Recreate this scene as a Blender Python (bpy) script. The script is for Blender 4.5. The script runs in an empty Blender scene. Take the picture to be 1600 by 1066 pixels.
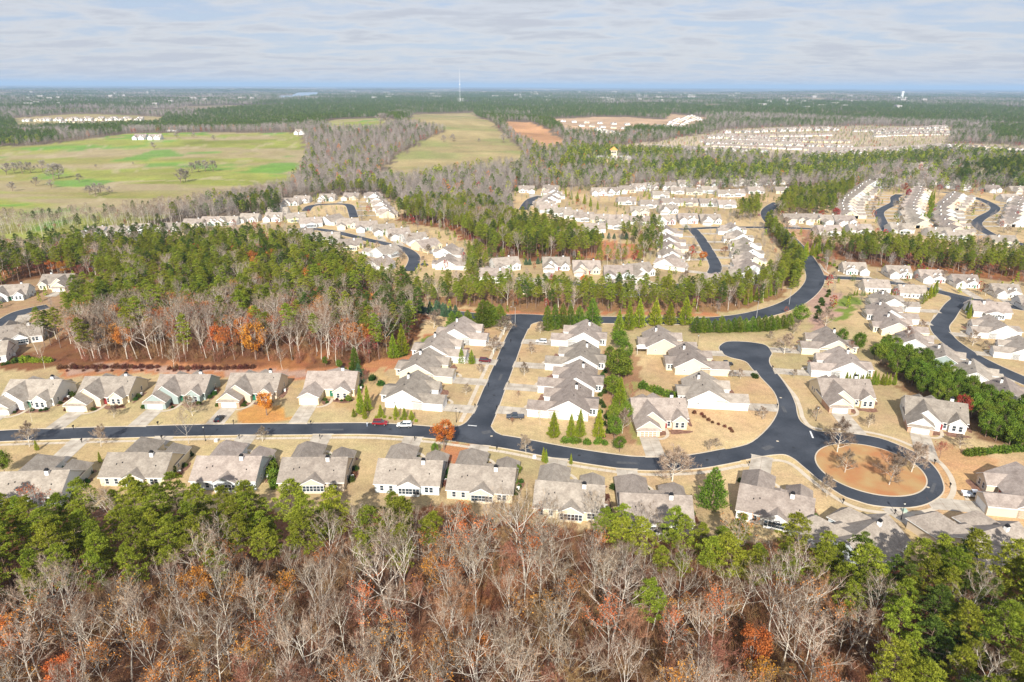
import bpy, math, random
import numpy as np
from mathutils import Vector, Matrix

random.seed(7)
rng = np.random.default_rng(7)
sc = bpy.context.scene
COL = sc.collection
R = math.radians

# ------------------------------------------------------------------ camera
CAM_H = 100.0
HAZE = 6e-5
PITCH = R(20.5)
ROLL = R(0.24)
F_PX, CX, CY = 1067.0, 800.0, 533.0          # focal length and centre in photo pixels
cam_data = bpy.data.cameras.new('camera')
cam_data.lens = 24.0
cam_data.sensor_width = 36.0
cam_data.clip_start = 0.5
cam_data.clip_end = 120000.0
cam = bpy.data.objects.new('camera', cam_data)
COL.objects.link(cam)
cam.matrix_world = (Matrix.Translation((0, 0, CAM_H)) @ Matrix.Rotation(math.pi/2 - PITCH, 4, 'X')
                    @ Matrix.Rotation(ROLL, 4, 'Z'))
sc.camera = cam
sc.render.resolution_x, sc.render.resolution_y = 1024, 682

# ------------------------------------------------------------------ light
SUN_EL, SUN_AZ = R(33), R(184.5)              # the sun stands behind the camera; azimuth clockwise from +Y
world = bpy.data.worlds.new('World')
sc.world = world
world.use_nodes = True
wt = world.node_tree
wt.nodes.clear()
def wn(t, **k):
    n = wt.nodes.new(t)
    for a, b in k.items(): setattr(n, a, b)
    return n
w_out = wn('ShaderNodeOutputWorld')
w_bg = wn('ShaderNodeBackground')
w_bg.inputs['Strength'].default_value = 0.085
w_sky = wn('ShaderNodeTexSky', sky_type='NISHITA', sun_disc=False, sun_elevation=SUN_EL, sun_rotation=SUN_AZ,
           altitude=100, air_density=1.0, dust_density=0.6, ozone_density=1.5)
w_tc = wn('ShaderNodeTexCoord')
w_sep = wn('ShaderNodeSeparateXYZ')
w_max = wn('ShaderNodeMath', operation='MAXIMUM'); w_max.inputs[1].default_value = 0.0
w_add = wn('ShaderNodeMath', operation='ADD'); w_add.inputs[1].default_value = 0.10
w_dx = wn('ShaderNodeMath', operation='DIVIDE'); w_dy = wn('ShaderNodeMath', operation='DIVIDE')
w_cmb = wn('ShaderNodeCombineXYZ')
w_n1 = wn('ShaderNodeTexNoise'); w_n1.inputs['Scale'].default_value = 2.0; w_n1.inputs['Detail'].default_value = 10; w_n1.inputs['Roughness'].default_value = 0.6; w_n1.inputs['Distortion'].default_value = 0.25
w_n2 = wn('ShaderNodeTexNoise'); w_n2.inputs['Scale'].default_value = 0.33; w_n2.inputs['Detail'].default_value = 4
w_mul = wn('ShaderNodeMath', operation='MULTIPLY_ADD'); w_mul.inputs[1].default_value = 0.55
w_r = wn('ShaderNodeValToRGB')
w_r.color_ramp.elements[0].position = 0.56; w_r.color_ramp.elements[0].color = (0, 0, 0, 1)
w_r.color_ramp.elements[1].position = 0.94; w_r.color_ramp.elements[1].color = (1, 1, 1, 1)
# thick parts of the cloud sheet turn grey underneath
w_cc = wn('ShaderNodeValToRGB')
w_cc.color_ramp.elements[0].position = 0.2; w_cc.color_ramp.elements[0].color = (0.64, 0.745, 1.0, 1)
w_cc.color_ramp.elements[1].position = 0.85; w_cc.color_ramp.elements[1].color = (0.76, 0.79, 0.90, 1)
_e = w_cc.color_ramp.elements.new(.55); _e.color = (0.90, 0.91, 1.0, 1)
w_cs = wn('ShaderNodeVectorMath', operation='SCALE'); w_cs.inputs['Scale'].default_value = 6.1
w_mix = wn('ShaderNodeMix', data_type='RGBA')
w_mf = wn('ShaderNodeMath', operation='MULTIPLY_ADD'); w_mf.inputs[1].default_value = 0.22; w_mf.inputs[2].default_value = 0.74
L = wt.links.new
L(w_tc.outputs['Generated'], w_sep.inputs[0])
L(w_sep.outputs['Z'], w_max.inputs[0]); L(w_max.outputs[0], w_add.inputs[0])
L(w_sep.outputs['X'], w_dx.inputs[0]); L(w_add.outputs[0], w_dx.inputs[1])
L(w_sep.outputs['Y'], w_dy.inputs[0]); L(w_add.outputs[0], w_dy.inputs[1])
L(w_dx.outputs[0], w_cmb.inputs[0]); L(w_dy.outputs[0], w_cmb.inputs[1])
w_st = wn('ShaderNodeMapping'); w_st.inputs['Scale'].default_value = (.75, 1.1, 1); w_st.inputs['Rotation'].default_value = (0, 0, .12)
L(w_cmb.outputs[0], w_st.inputs[0]); L(w_st.outputs[0], w_n1.inputs['Vector']); L(w_cmb.outputs[0], w_n2.inputs['Vector'])
L(w_n2.outputs['Fac'], w_mul.inputs[0]); L(w_n1.outputs['Fac'], w_mul.inputs[2])
L(w_mul.outputs[0], w_r.inputs[0]); L(w_r.outputs[0], w_cc.inputs[0])
L(w_cc.outputs[0], w_cs.inputs[0]); L(w_r.outputs[0], w_mf.inputs[0])
L(w_mf.outputs[0], w_mix.inputs['Factor']); L(w_sky.outputs[0], w_mix.inputs['A']); L(w_cs.outputs[0], w_mix.inputs['B'])
L(w_mix.outputs['Result'], w_bg.inputs['Color']); L(w_bg.outputs[0], w_out.inputs['Surface'])

sun_d = bpy.data.lights.new('sun', 'SUN')
sun_d.energy = 5.0
sun_d.angle = R(0.53)
sun_d.color = (1.0, 0.95, 0.87)
sun = bpy.data.objects.new('sun', sun_d)
COL.objects.link(sun)
sdir = Vector((math.sin(SUN_AZ)*math.cos(SUN_EL), math.cos(SUN_AZ)*math.cos(SUN_EL), math.sin(SUN_EL)))
sun.rotation_euler = sdir.to_track_quat('Z', 'Y').to_euler()
sun.location = (0, -200, 300)

sc.view_settings.view_transform = 'Standard'
sc.view_settings.look = 'None'
sc.view_settings.gamma = 1
sc.view_settings.use_curve_mapping = False
sc.view_settings.exposure = 0.53
sc.cycles.max_bounces = 5
sc.cycles.diffuse_bounces = 2
sc.cycles.glossy_bounces = 2
sc.cycles.transmission_bounces = 3
sc.cycles.transparent_max_bounces = 6
sc.cycles.volume_bounces = 0
sc.cycles.use_denoising = True
sc.cycles.caustics_reflective = False
sc.cycles.caustics_refractive = False

# ------------------------------------------------------------------ terrain
def sstep(a, b, x):
    t = np.clip((x-a)/(b-a), 0, 1)
    return t*t*(3-2*t)
def hgt(x, y):
    x = np.asarray(x, float); y = np.asarray(y, float)
    w = sstep(650, 1200, y)
    h = w*(2.2*np.sin(x/170+1)*np.cos(y/230) + 1.6*np.sin(x/90+y/140))
    h += 26*np.exp(-((x+230)/330)**2-((y-1700)/400)**2)
    h += 10*np.exp(-((x+560)/420)**2-((y-1330)/240)**2)
    wf = sstep(3200, 9000, y)*(1-0.9*np.exp(-((x+2200)/1800)**2-((y-6800)/2000)**2))
    h += wf*(13*np.sin(x/1300+y/2100)*np.cos(y/900) + 9*np.sin(x/700-y/1500+2) + 7*np.sin(y/520+x/2600))
    return h
cp, sp_ = math.cos(PITCH), math.sin(PITCH)
cr, sr = math.cos(ROLL), math.sin(ROLL)
def ray(px, py):
    u = (np.asarray(px, float)-CX)/F_PX; v = -(np.asarray(py, float)-CY)/F_PX
    u, v = u*cr - v*sr, u*sr + v*cr
    return u, cp + v*sp_, v*cp - sp_          # world direction x, y, z
def G(px, py, z=None):
    """where the ray of a photo pixel meets the terrain (or the height z)"""
    dx, dy, dz = ray(px, py)
    if z is not None:
        t = (z-CAM_H)/dz
        return float(dx*t), float(dy*t)
    t0 = -CAM_H/dz if dz < -1e-4 else 4e4
    if dy*t0 < 560: return float(dx*t0), float(dy*t0)
    t1 = max(40.0, min(t0*.55, 3e4)); ts = np.geomspace(t1, max(t0*2.2, 4e4 if t0 > 8000 else 0), 500)
    hit = np.nonzero(CAM_H+dz*ts < hgt(dx*ts, dy*ts))[0]
    i = hit[0] if len(hit) else len(ts)-1
    a, b = ts[max(i-1, 0)], ts[i]
    for _ in range(14):
        m = (a+b)/2
        if CAM_H + dz*m < float(hgt(dx*m, dy*m)): b = m
        else: a = m
    return float(dx*b), float(dy*b)
def GL(pts): return [G(*p) for p in pts]
def P(x, y, z=0.0):
    """photo pixel of a world point"""
    dz = z-CAM_H
    fwd = y*cp - dz*sp_; up = y*sp_ + dz*cp
    u, v = x/fwd, up/fwd
    u, v = u*cr + v*sr, -u*sr + v*cr
    return CX+F_PX*u, CY-F_PX*v, fwd
def inside(poly, x, y):
    x = np.asarray(x); y = np.asarray(y)
    res = np.zeros(x.shape, bool)
    n = len(poly); j = n-1
    for i in range(n):
        xi, yi = poly[i]; xj, yj = poly[j]
        if yi != yj:
            c = ((yi > y) != (yj > y)) & (x < (xj-xi)*(y-yi)/(yj-yi)+xi)
            res ^= c
        j = i
    return res
def vnoise(x, y, s, seed=0):
    x = np.asarray(x)/s; y = np.asarray(y)/s
    xi = np.floor(x).astype(np.int64); yi = np.floor(y).astype(np.int64)
    fx = x-xi; fy = y-yi
    fx = fx*fx*(3-2*fx); fy = fy*fy*(3-2*fy)
    def hsh(a, b):
        n = (a*374761393 + b*668265263 + seed*1442695041) & 0xffffffff
        n = ((n ^ (n >> 13))*1274126177) & 0xffffffff
        return ((n ^ (n >> 16)) & 0xffff)/65535.0
    return (hsh(xi, yi)*(1-fx)+hsh(xi+1, yi)*fx)*(1-fy)+(hsh(xi, yi+1)*(1-fx)+hsh(xi+1, yi+1)*fx)*fy
def fbm(x, y, s, seed=0, o=3):
    r = 0; a = 0.5; t = 0
    for k in range(o):
        r = r+a*vnoise(x, y, s/2**k, seed+k*17); t += a; a *= .55
    return r/t

# ------------------------------------------------------------------ materials
def mat(name, color=(.5, .5, .5), rough=.8, spec=.3, metal=0):
    m = bpy.data.materials.new(name); m.use_nodes = True
    b = m.node_tree.nodes['Principled BSDF']
    b.inputs['Base Color'].default_value = (*color, 1)
    b.inputs['Roughness'].default_value = rough
    b.inputs['Specular IOR Level'].default_value = spec
    b.inputs['Metallic'].default_value = metal
    return m
def noise_mat(name, c1, c2, scale=1.0, rough=.85, spec=.2, detail=5, obj_var=0.0, bump=0.0, coord='Object', stretch=None, bump_scale=None, ramp=(.3, .7), island=0.0, transl=0.0, hue=0.0):
    m = mat(name, c1, rough, spec)
    nt = m.node_tree; N = nt.nodes; K = nt.links.new; b = N['Principled BSDF']
    tc = N.new('ShaderNodeTexCoord'); no = N.new('ShaderNodeTexNoise')
    no.inputs['Scale'].default_value = scale; no.inputs['Detail'].default_value = detail
    src = tc.outputs[coord]
    if coord == 'World':
        pass
    if stretch:
        mp = N.new('ShaderNodeMapping'); mp.inputs['Scale'].default_value = stretch
        K(src, mp.inputs[0]); src = mp.outputs[0]
    K(src, no.inputs['Vector'])
    r = N.new('ShaderNodeValToRGB')
    r.color_ramp.elements[0].position = ramp[0]; r.color_ramp.elements[0].color = (*c1, 1)
    r.color_ramp.elements[1].position = ramp[1]; r.color_ramp.elements[1].color = (*c2, 1)
    K(no.outputs['Fac'], r.inputs[0])
    out = r.outputs[0]
    def vary(out, src, amt, h=0.0):
        hs = N.new('ShaderNodeHueSaturation'); mm = N.new('ShaderNodeMath'); mm.operation = 'MULTIPLY_ADD'
        mm.inputs[1].default_value = 2*amt; mm.inputs[2].default_value = 1-amt
        K(src, mm.inputs[0]); K(mm.outputs[0], hs.inputs['Value']); K(out, hs.inputs['Color'])
        if h:
            m2 = N.new('ShaderNodeMath'); m2.operation = 'MULTIPLY_ADD'
            m2.inputs[1].default_value = 2*h; m2.inputs[2].default_value = .5-h
            fr = N.new('ShaderNodeMath'); fr.operation = 'FRACT'; m3 = N.new('ShaderNodeMath'); m3.operation = 'MULTIPLY'; m3.inputs[1].default_value = 7.31
            K(src, m3.inputs[0]); K(m3.outputs[0], fr.inputs[0]); K(fr.outputs[0], m2.inputs[0]); K(m2.outputs[0], hs.inputs['Hue'])
        return hs.outputs[0]
    if obj_var:
        oi = N.new('ShaderNodeObjectInfo'); out = vary(out, oi.outputs['Random'], obj_var, hue)
    if island:
        ge = N.new('ShaderNodeNewGeometry'); out = vary(out, ge.outputs['Random Per Island'], island)
    K(out, b.inputs['Base Color'])
    if bump:
        bp = N.new('ShaderNodeBump'); bp.inputs['Strength'].default_value = bump; bp.inputs['Distance'].default_value = .05
        n2 = N.new('ShaderNodeTexNoise'); n2.inputs['Scale'].default_value = bump_scale or scale*4; n2.inputs['Detail'].default_value = 4
        K(src, n2.inputs['Vector']); K(n2.outputs['Fac'], bp.inputs['Height']); K(bp.outputs[0], b.inputs['Normal'])
    if transl:
        tr = N.new('ShaderNodeBsdfTranslucent'); K(out, tr.inputs['Color'])
        mx = N.new('ShaderNodeMixShader'); mx.inputs[0].default_value = transl
        K(b.outputs[0], mx.inputs[1]); K(tr.outputs[0], mx.inputs[2]); K(mx.outputs[0], N['Material Output'].inputs['Surface'])
    return m

M = {}
def roof_material():
    m = noise_mat('roof_shingles', (.245, .205, .172), (.36, .31, .262), scale=.5, rough=.9, spec=.1, obj_var=.16, hue=.012)
    nt = m.node_tree; N = nt.nodes; K = nt.links.new; b = N['Principled BSDF']
    tc = N.new('ShaderNodeTexCoord')
    # fine speckle of single shingles and faint courses
    v = N.new('ShaderNodeTexVoronoi'); v.inputs['Scale'].default_value = 2.6
    mp = N.new('ShaderNodeMapping'); mp.inputs['Scale'].default_value = (1, 1, 1.6)
    K(tc.outputs['Object'], mp.inputs[0]); K(mp.outputs[0], v.inputs['Vector'])
    bw = N.new('ShaderNodeSeparateColor'); K(v.outputs['Color'], bw.inputs[0])
    ma = N.new('ShaderNodeMath'); ma.operation = 'MULTIPLY_ADD'; ma.inputs[1].default_value = .26; ma.inputs[2].default_value = .87
    K(bw.outputs[0], ma.inputs[0])
    wv = N.new('ShaderNodeTexWave'); wv.bands_direction = 'Z'; wv.inputs['Scale'].default_value = 1.9; wv.inputs['Distortion'].default_value = .3
    K(tc.outputs['Object'], wv.inputs['Vector'])
    m3 = N.new('ShaderNodeMath'); m3.operation = 'MULTIPLY_ADD'; m3.inputs[1].default_value = .10; m3.inputs[2].default_value = .95
    K(wv.outputs['Fac'], m3.inputs[0])
    mm = N.new('ShaderNodeMath'); mm.operation = 'MULTIPLY'; K(ma.outputs[0], mm.inputs[0]); K(m3.outputs[0], mm.inputs[1])
    hs = N.new('ShaderNodeHueSaturation'); src = b.inputs['Base Color'].links[0].from_socket
    K(src, hs.inputs['Color']); K(mm.outputs[0], hs.inputs['Value']); K(hs.outputs[0], b.inputs['Base Color'])
    return m
M['roof'] = roof_material()
def siding(name, c):
    m = noise_mat(name, tuple(.94*x for x in c), c, scale=.35, rough=.6, spec=.3)
    nt = m.node_tree; N = nt.nodes; K = nt.links.new
    tc = N.new('ShaderNodeTexCoord'); wv = N.new('ShaderNodeTexWave'); wv.bands_direction = 'Z'; wv.wave_profile = 'SAW'
    wv.inputs['Scale'].default_value = 1.55
    K(tc.outputs['Object'], wv.inputs['Vector'])
    bp = N.new('ShaderNodeBump'); bp.inputs['Strength'].default_value = .5; bp.inputs['Distance'].default_value = .03
    K(wv.outputs['Fac'], bp.inputs['Height']); K(bp.outputs[0], N['Principled BSDF'].inputs['Normal'])
    return m
M['white'] = siding('white_siding', (.80, .79, .76))
M['cream'] = siding('cream_siding', (.78, .67, .47))
M['grey'] = siding('pale_grey_siding', (.62, .67, .68))
M['sage'] = siding('sage_siding', (.34, .41, .39))
M['peach'] = siding('tan_siding', (.66, .55, .42))
M['trim'] = mat('white_trim', (.82, .82, .80), .5)
M['door'] = mat('garage_white', (.80, .79, .76), .5)
M['garage_brown'] = mat('garage_brown', (.46, .27, .17), .6)
M['glass'] = mat('window_glass', (.03, .045, .06), .12, .6)
M['dark'] = mat('dark_metal', (.02, .02, .022), .5)
M['black'] = mat('black_rubber', (.015, .015, .015), .8)
M['chim'] = noise_mat('chimney_stucco', (.72, .71, .68), (.80, .79, .77), 2)
M['green_door'] = mat('green_door', (.02, .16, .09), .5)
M['red_door'] = mat('red_door', (.25, .03, .03), .5)
def brick():
    m = mat('brick_wall', (.5, .25, .15), .85, .2)
    nt = m.node_tree; N = nt.nodes; K = nt.links.new
    tc = N.new('ShaderNodeTexCoord'); b = N.new('ShaderNodeTexBrick')
    mp = N.new('ShaderNodeMapping'); mp.inputs['Rotation'].default_value = (math.pi/2, 0, 0)
    K(tc.outputs['Object'], mp.inputs[0]); K(mp.outputs[0], b.inputs['Vector'])
    b.inputs['Scale'].default_value = 3.2
    b.inputs['Color1'].default_value = (.47, .24, .15, 1); b.inputs['Color2'].default_value = (.58, .34, .22, 1); b.inputs['Mortar'].default_value = (.5, .45, .38, 1)
    K(b.outputs['Color'], N['Principled BSDF'].inputs['Base Color'])
    return m
M['brick'] = brick()
def asphalt():
    m = noise_mat('asphalt', (.026, .032, .043), (.066, .074, .090), scale=.10, rough=.75, spec=.35, coord='Object', detail=8)
    nt = m.node_tree; N = nt.nodes; K = nt.links.new; b = N['Principled BSDF']
    tc = N.new('ShaderNodeTexCoord')
    no = N.new('ShaderNodeTexNoise'); no.inputs['Scale'].default_value = 1.6; no.inputs['Detail'].default_value = 8; no.inputs['Roughness'].default_value = .7
    K(tc.outputs['Object'], no.inputs['Vector'])
    # sealed cracks and patches
    v = N.new('ShaderNodeTexVoronoi'); v.feature = 'DISTANCE_TO_EDGE'; v.inputs['Scale'].default_value = .11
    n3 = N.new('ShaderNodeTexNoise'); n3.inputs['Scale'].default_value = .35; n3.inputs['Detail'].default_value = 5
    K(tc.outputs['Object'], n3.inputs['Vector'])
    vm = N.new('ShaderNodeVectorMath'); vm.operation = 'MULTIPLY_ADD'; vm.inputs[1].default_value = (5, 5, 0)
    K(n3.outputs['Color'], vm.inputs[0]); K(tc.outputs['Object'], vm.inputs[2]); K(vm.outputs[0], v.inputs['Vector'])
    cr_ = N.new('ShaderNodeValToRGB'); cr_.color_ramp.elements[0].position = .0; cr_.color_ramp.elements[0].color = (.72, .72, .72, 1)
    cr_.color_ramp.elements[1].position = .012; cr_.color_ramp.elements[1].color = (1, 1, 1, 1)
    K(v.outputs['Distance'], cr_.inputs[0])
    ma = N.new('ShaderNodeMath'); ma.operation = 'MULTIPLY_ADD'; ma.inputs[1].default_value = .6; ma.inputs[2].default_value = .7
    K(no.outputs['Fac'], ma.inputs[0])
    mm = N.new('ShaderNodeMath'); mm.operation = 'MULTIPLY'; K(ma.outputs[0], mm.inputs[0]); K(cr_.outputs[0], mm.inputs[1])
    hs = N.new('ShaderNodeHueSaturation'); src = b.inputs['Base Color'].links[0].from_socket
    K(src, hs.inputs['Color']); K(mm.outputs[0], hs.inputs['Value']); K(hs.outputs[0], b.inputs['Base Color'])
    return m
M['asphalt'] = asphalt()
def concrete(name, c1, c2, joints=0.0):
    m = noise_mat(name, c1, c2, scale=.35, rough=.85, detail=8)
    return m
M['concrete'] = concrete('concrete', (.34, .29, .23), (.58, .52, .43))
M['kerb'] = concrete('kerb_concrete', (.50, .42, .31), (.60, .52, .41))
M['walk'] = concrete('sidewalk_concrete', (.50, .42, .31), (.62, .54, .43))
M['mulch'] = noise_mat('mulch', (.13, .060, .038), (.30, .17, .12), scale=1.2, detail=8, bump=.4, bump_scale=8)
M['paint'] = noise_mat('road_paint', (.55, .55, .54), (.8, .8, .78), scale=3)
M['water'] = mat('lake_water', (.25, .33, .42), .25, .5)

def ground_material():
    m = mat('ground_cover', (.3, .25, .15), .95, .1)
    nt = m.node_tree; N = nt.nodes; K = nt.links.new; b = N['Principled BSDF']
    at = N.new('ShaderNodeAttribute'); at.attribute_name = 'cover'
    tc = N.new('ShaderNodeTexCoord')
    fac = None
    for s, a, st in ((.035, .32, None), (.35, .42, None), (2.0, .70, None), (9, .55, None)):
        no = N.new('ShaderNodeTexNoise'); no.inputs['Scale'].default_value = s; no.inputs['Detail'].default_value = 5; no.inputs['Roughness'].default_value = .65
        K(tc.outputs['Object'], no.inputs['Vector'])
        ma = N.new('ShaderNodeMath'); ma.operation = 'MULTIPLY_ADD'; ma.inputs[1].default_value = 2*a; ma.inputs[2].default_value = 1-a
        K(no.outputs['Fac'], ma.inputs[0])
        if fac is None: fac = ma.outputs[0]
        else:
            mm = N.new('ShaderNodeMath'); mm.operation = 'MULTIPLY'; K(fac, mm.inputs[0]); K(ma.outputs[0], mm.inputs[1]); fac = mm.outputs[0]
    hs = N.new('ShaderNodeHueSaturation'); K(at.outputs['Color'], hs.inputs['Color']); K(fac, hs.inputs['Value'])
    no = N.new('ShaderNodeTexNoise'); no.inputs['Scale'].default_value = .12; no.inputs['Detail'].default_value = 6
    K(tc.outputs['Object'], no.inputs['Vector'])
    mh = N.new('ShaderNodeMath'); mh.operation = 'MULTIPLY_ADD'; mh.inputs[1].default_value = .05; mh.inputs[2].default_value = .475
    K(no.outputs['Fac'], mh.inputs[0]); K(mh.outputs[0], hs.inputs['Hue'])
    K(hs.outputs[0], b.inputs['Base Color'])
    bp = N.new('ShaderNodeBump'); bp.inputs['Strength'].default_value = .5; bp.inputs['Distance'].default_value = .08
    n2 = N.new('ShaderNodeTexNoise'); n2.inputs['Scale'].default_value = 3; n2.inputs['Detail'].default_value = 6
    K(tc.outputs['Object'], n2.inputs['Vector']); K(n2.outputs['Fac'], bp.inputs['Height']); K(bp.outputs[0], b.inputs['Normal'])
    return m
M['ground'] = ground_material()

# foliage and bark
def leafmat(name, c1, c2, var=.24, hue=.018, tr=.30, isl=.45):
    return noise_mat(name, c1, c2, scale=.5, rough=.65, spec=.15, obj_var=var, hue=hue, island=isl, transl=tr, detail=2)
M['pine'] = leafmat('pine_needles', (.17, .21, .018), (.33, .36, .04))
M['pine_dark'] = leafmat('dark_pine_needles', (.065, .11, .018), (.14, .19, .03))
M['evergreen'] = leafmat('broad_evergreen_leaves', (.095, .165, .016), (.215, .28, .032))
M['cypress'] = leafmat('cypress_foliage', (.20, .27, .018), (.35, .39, .03), .2, .02)
M['orange'] = leafmat('orange_leaves', (.55, .17, .03), (.68, .32, .05), .2, .02)
M['rust'] = leafmat('rusty_leaves', (.44, .14, .03), (.62, .25, .06), .25, .02)
M['red'] = leafmat('red_leaves', (.34, .045, .03), (.45, .10, .06), .25, .02)
M['shrub'] = leafmat('shrub_leaves', (.04, .085, .014), (.10, .15, .022), .35, .04)
M['shrub_red'] = leafmat('maroon_shrub_leaves', (.12, .045, .03), (.24, .11, .06), .25, .02)
M['bluegreen'] = leafmat('bluish_conifer_foliage', (.07, .15, .075), (.13, .22, .12), .2, .01)
M['bark_pale'] = noise_mat('pale_bark', (.48, .43, .36), (.76, .70, .60), 3, obj_var=.2, hue=.008)
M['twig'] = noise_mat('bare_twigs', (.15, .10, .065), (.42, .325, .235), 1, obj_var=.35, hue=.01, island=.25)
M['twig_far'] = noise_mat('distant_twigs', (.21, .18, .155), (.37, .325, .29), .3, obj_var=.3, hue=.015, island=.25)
M['bark'] = noise_mat('brown_bark', (.16, .10, .07), (.30, .22, .17), 3, obj_var=.2)
M['brush'] = noise_mat('undergrowth_twigs', (.17, .085, .042), (.38, .21, .11), 1, obj_var=.35, hue=.03, island=.3)

# ------------------------------------------------------------------ mesh helpers
class MB:
    """collects polygons; build() links them as one mesh object"""
    def __init__(s): s.v = []; s.f = []; s.m = []
    def add(s, vs, fs, mi=0):
        o = len(s.v); s.v += [tuple(v) for v in vs]
        for f in fs: s.f.append(tuple(i+o for i in f)); s.m.append(mi)
        return s
    def box(s, x0, x1, y0, y1, z0, z1, mi=0):
        return s.add([(x0, y0, z0), (x1, y0, z0), (x1, y1, z0), (x0, y1, z0), (x0, y0, z1), (x1, y0, z1), (x1, y1, z1), (x0, y1, z1)],
                     [(0, 3, 2, 1), (4, 5, 6, 7), (0, 1, 5, 4), (1, 2, 6, 5), (2, 3, 7, 6), (3, 0, 4, 7)], mi)
    def tube(s, p0, p1, r0, r1, n=6, mi=0, cap=True):
        p0 = Vector(p0); p1 = Vector(p1); d = (p1-p0)
        if d.length < 1e-6: return s
        d.normalize(); a = d.orthogonal().normalized(); b = d.cross(a)
        vs = []
        for p, r in ((p0, r0), (p1, r1)):
            for k in range(n):
                t = 2*math.pi*k/n; vs.append(p+a*(r*math.cos(t))+b*(r*math.sin(t)))
        fs = [(k, (k+1) % n, n+(k+1) % n, n+k) for k in range(n)]
        if cap: fs += [tuple(range(n, 2*n)), tuple(range(n-1, -1, -1))]
        return s.add(vs, fs, mi)
    def mesh(s, name, mats):
        me = bpy.data.meshes.new(name)
        me.from_pydata(s.v, [], s.f)
        for m_ in (mats if isinstance(mats, (list, tuple)) else [mats]): me.materials.append(m_)
        if any(s.m): me.polygons.foreach_set('material_index', s.m)
        me.update()
        return me
    def flip_x(s):
        r = MB(); r.v = [(-x, y, z) for x, y, z in s.v]; r.f = [tuple(reversed(f)) for f in s.f]; r.m = list(s.m)
        return r
    def build(s, name, mats, parent=None): return link(s.mesh(name, mats), name, parent)
def link(me, name, parent=None):
    o = bpy.data.objects.new(name, me); COL.objects.link(o)
    if parent: o.parent = parent
    return o
def tag(o, label=None, cat=None, group=None, kind=None):
    if label: o['label'] = label
    if cat: o['category'] = cat
    if group: o['group'] = group
    if kind: o['kind'] = kind
    return o
def empty(name, loc=(0, 0, 0), rz=0.0):
    o = bpy.data.objects.new(name, None); o.empty_display_size = .5; COL.objects.link(o)
    o.location = loc; o.rotation_euler = (0, 0, rz)
    return o
def tri_mesh(name, V, F, mats, mi=None):
    """V: n x 3, F: m x 3 arrays"""
    me = bpy.data.meshes.new(name)
    V = np.asarray(V, np.float32); F = np.asarray(F, np.int32)
    me.vertices.add(len(V)); me.vertices.foreach_set('co', V.ravel())
    me.loops.add(F.size); me.loops.foreach_set('vertex_index', F.ravel())
    k = F.shape[1]
    me.polygons.add(len(F)); me.polygons.foreach_set('loop_start', np.arange(0, F.size, k, dtype=np.int32))
    me.polygons.foreach_set('loop_total', np.full(len(F), k, np.int32))
    for m_ in (mats if isinstance(mats, (list, tuple)) else [mats]): me.materials.append(m_)
    if mi is not None: me.polygons.foreach_set('material_index', np.asarray(mi, np.int32))
    me.update(calc_edges=True)
    return me
def pieces(o): return list(o.children)
# ------------------------------------------------------------------ layout (photo pixels turned into ground points)
def smooth(pts, closed=False, n=5):
    out = []; N_ = len(pts)
    rngi = range(N_ if closed else N_-1)
    for i in rngi:
        if closed: p0, p1, p2, p3 = pts[(i-1) % N_], pts[i], pts[(i+1) % N_], pts[(i+2) % N_]
        else: p0, p1, p2, p3 = pts[max(i-1, 0)], pts[i], pts[i+1], pts[min(i+2, N_-1)]
        for k in range(n):
            t = k/n
            out.append(tuple(.5*((2*p1[a])+(-p0[a]+p2[a])*t+(2*p0[a]-5*p1[a]+4*p2[a]-p3[a])*t*t+(-p0[a]+3*p1[a]-3*p2[a]+p3[a])*t**3) for a in (0, 1)))
    if not closed: out.append(tuple(pts[-1]))
    return out
def offset(pts, d, closed=False):
    out = []; n = len(pts)
    for i in range(n):
        a = pts[(i-1) % n] if (closed or i > 0) else pts[i]
        b = pts[(i+1) % n] if (closed or i < n-1) else pts[i]
        tx, ty = b[0]-a[0], b[1]-a[1]; l = math.hypot(tx, ty) or 1
        out.append((pts[i][0]-ty/l*d, pts[i][1]+tx/l*d))
    return out

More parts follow.
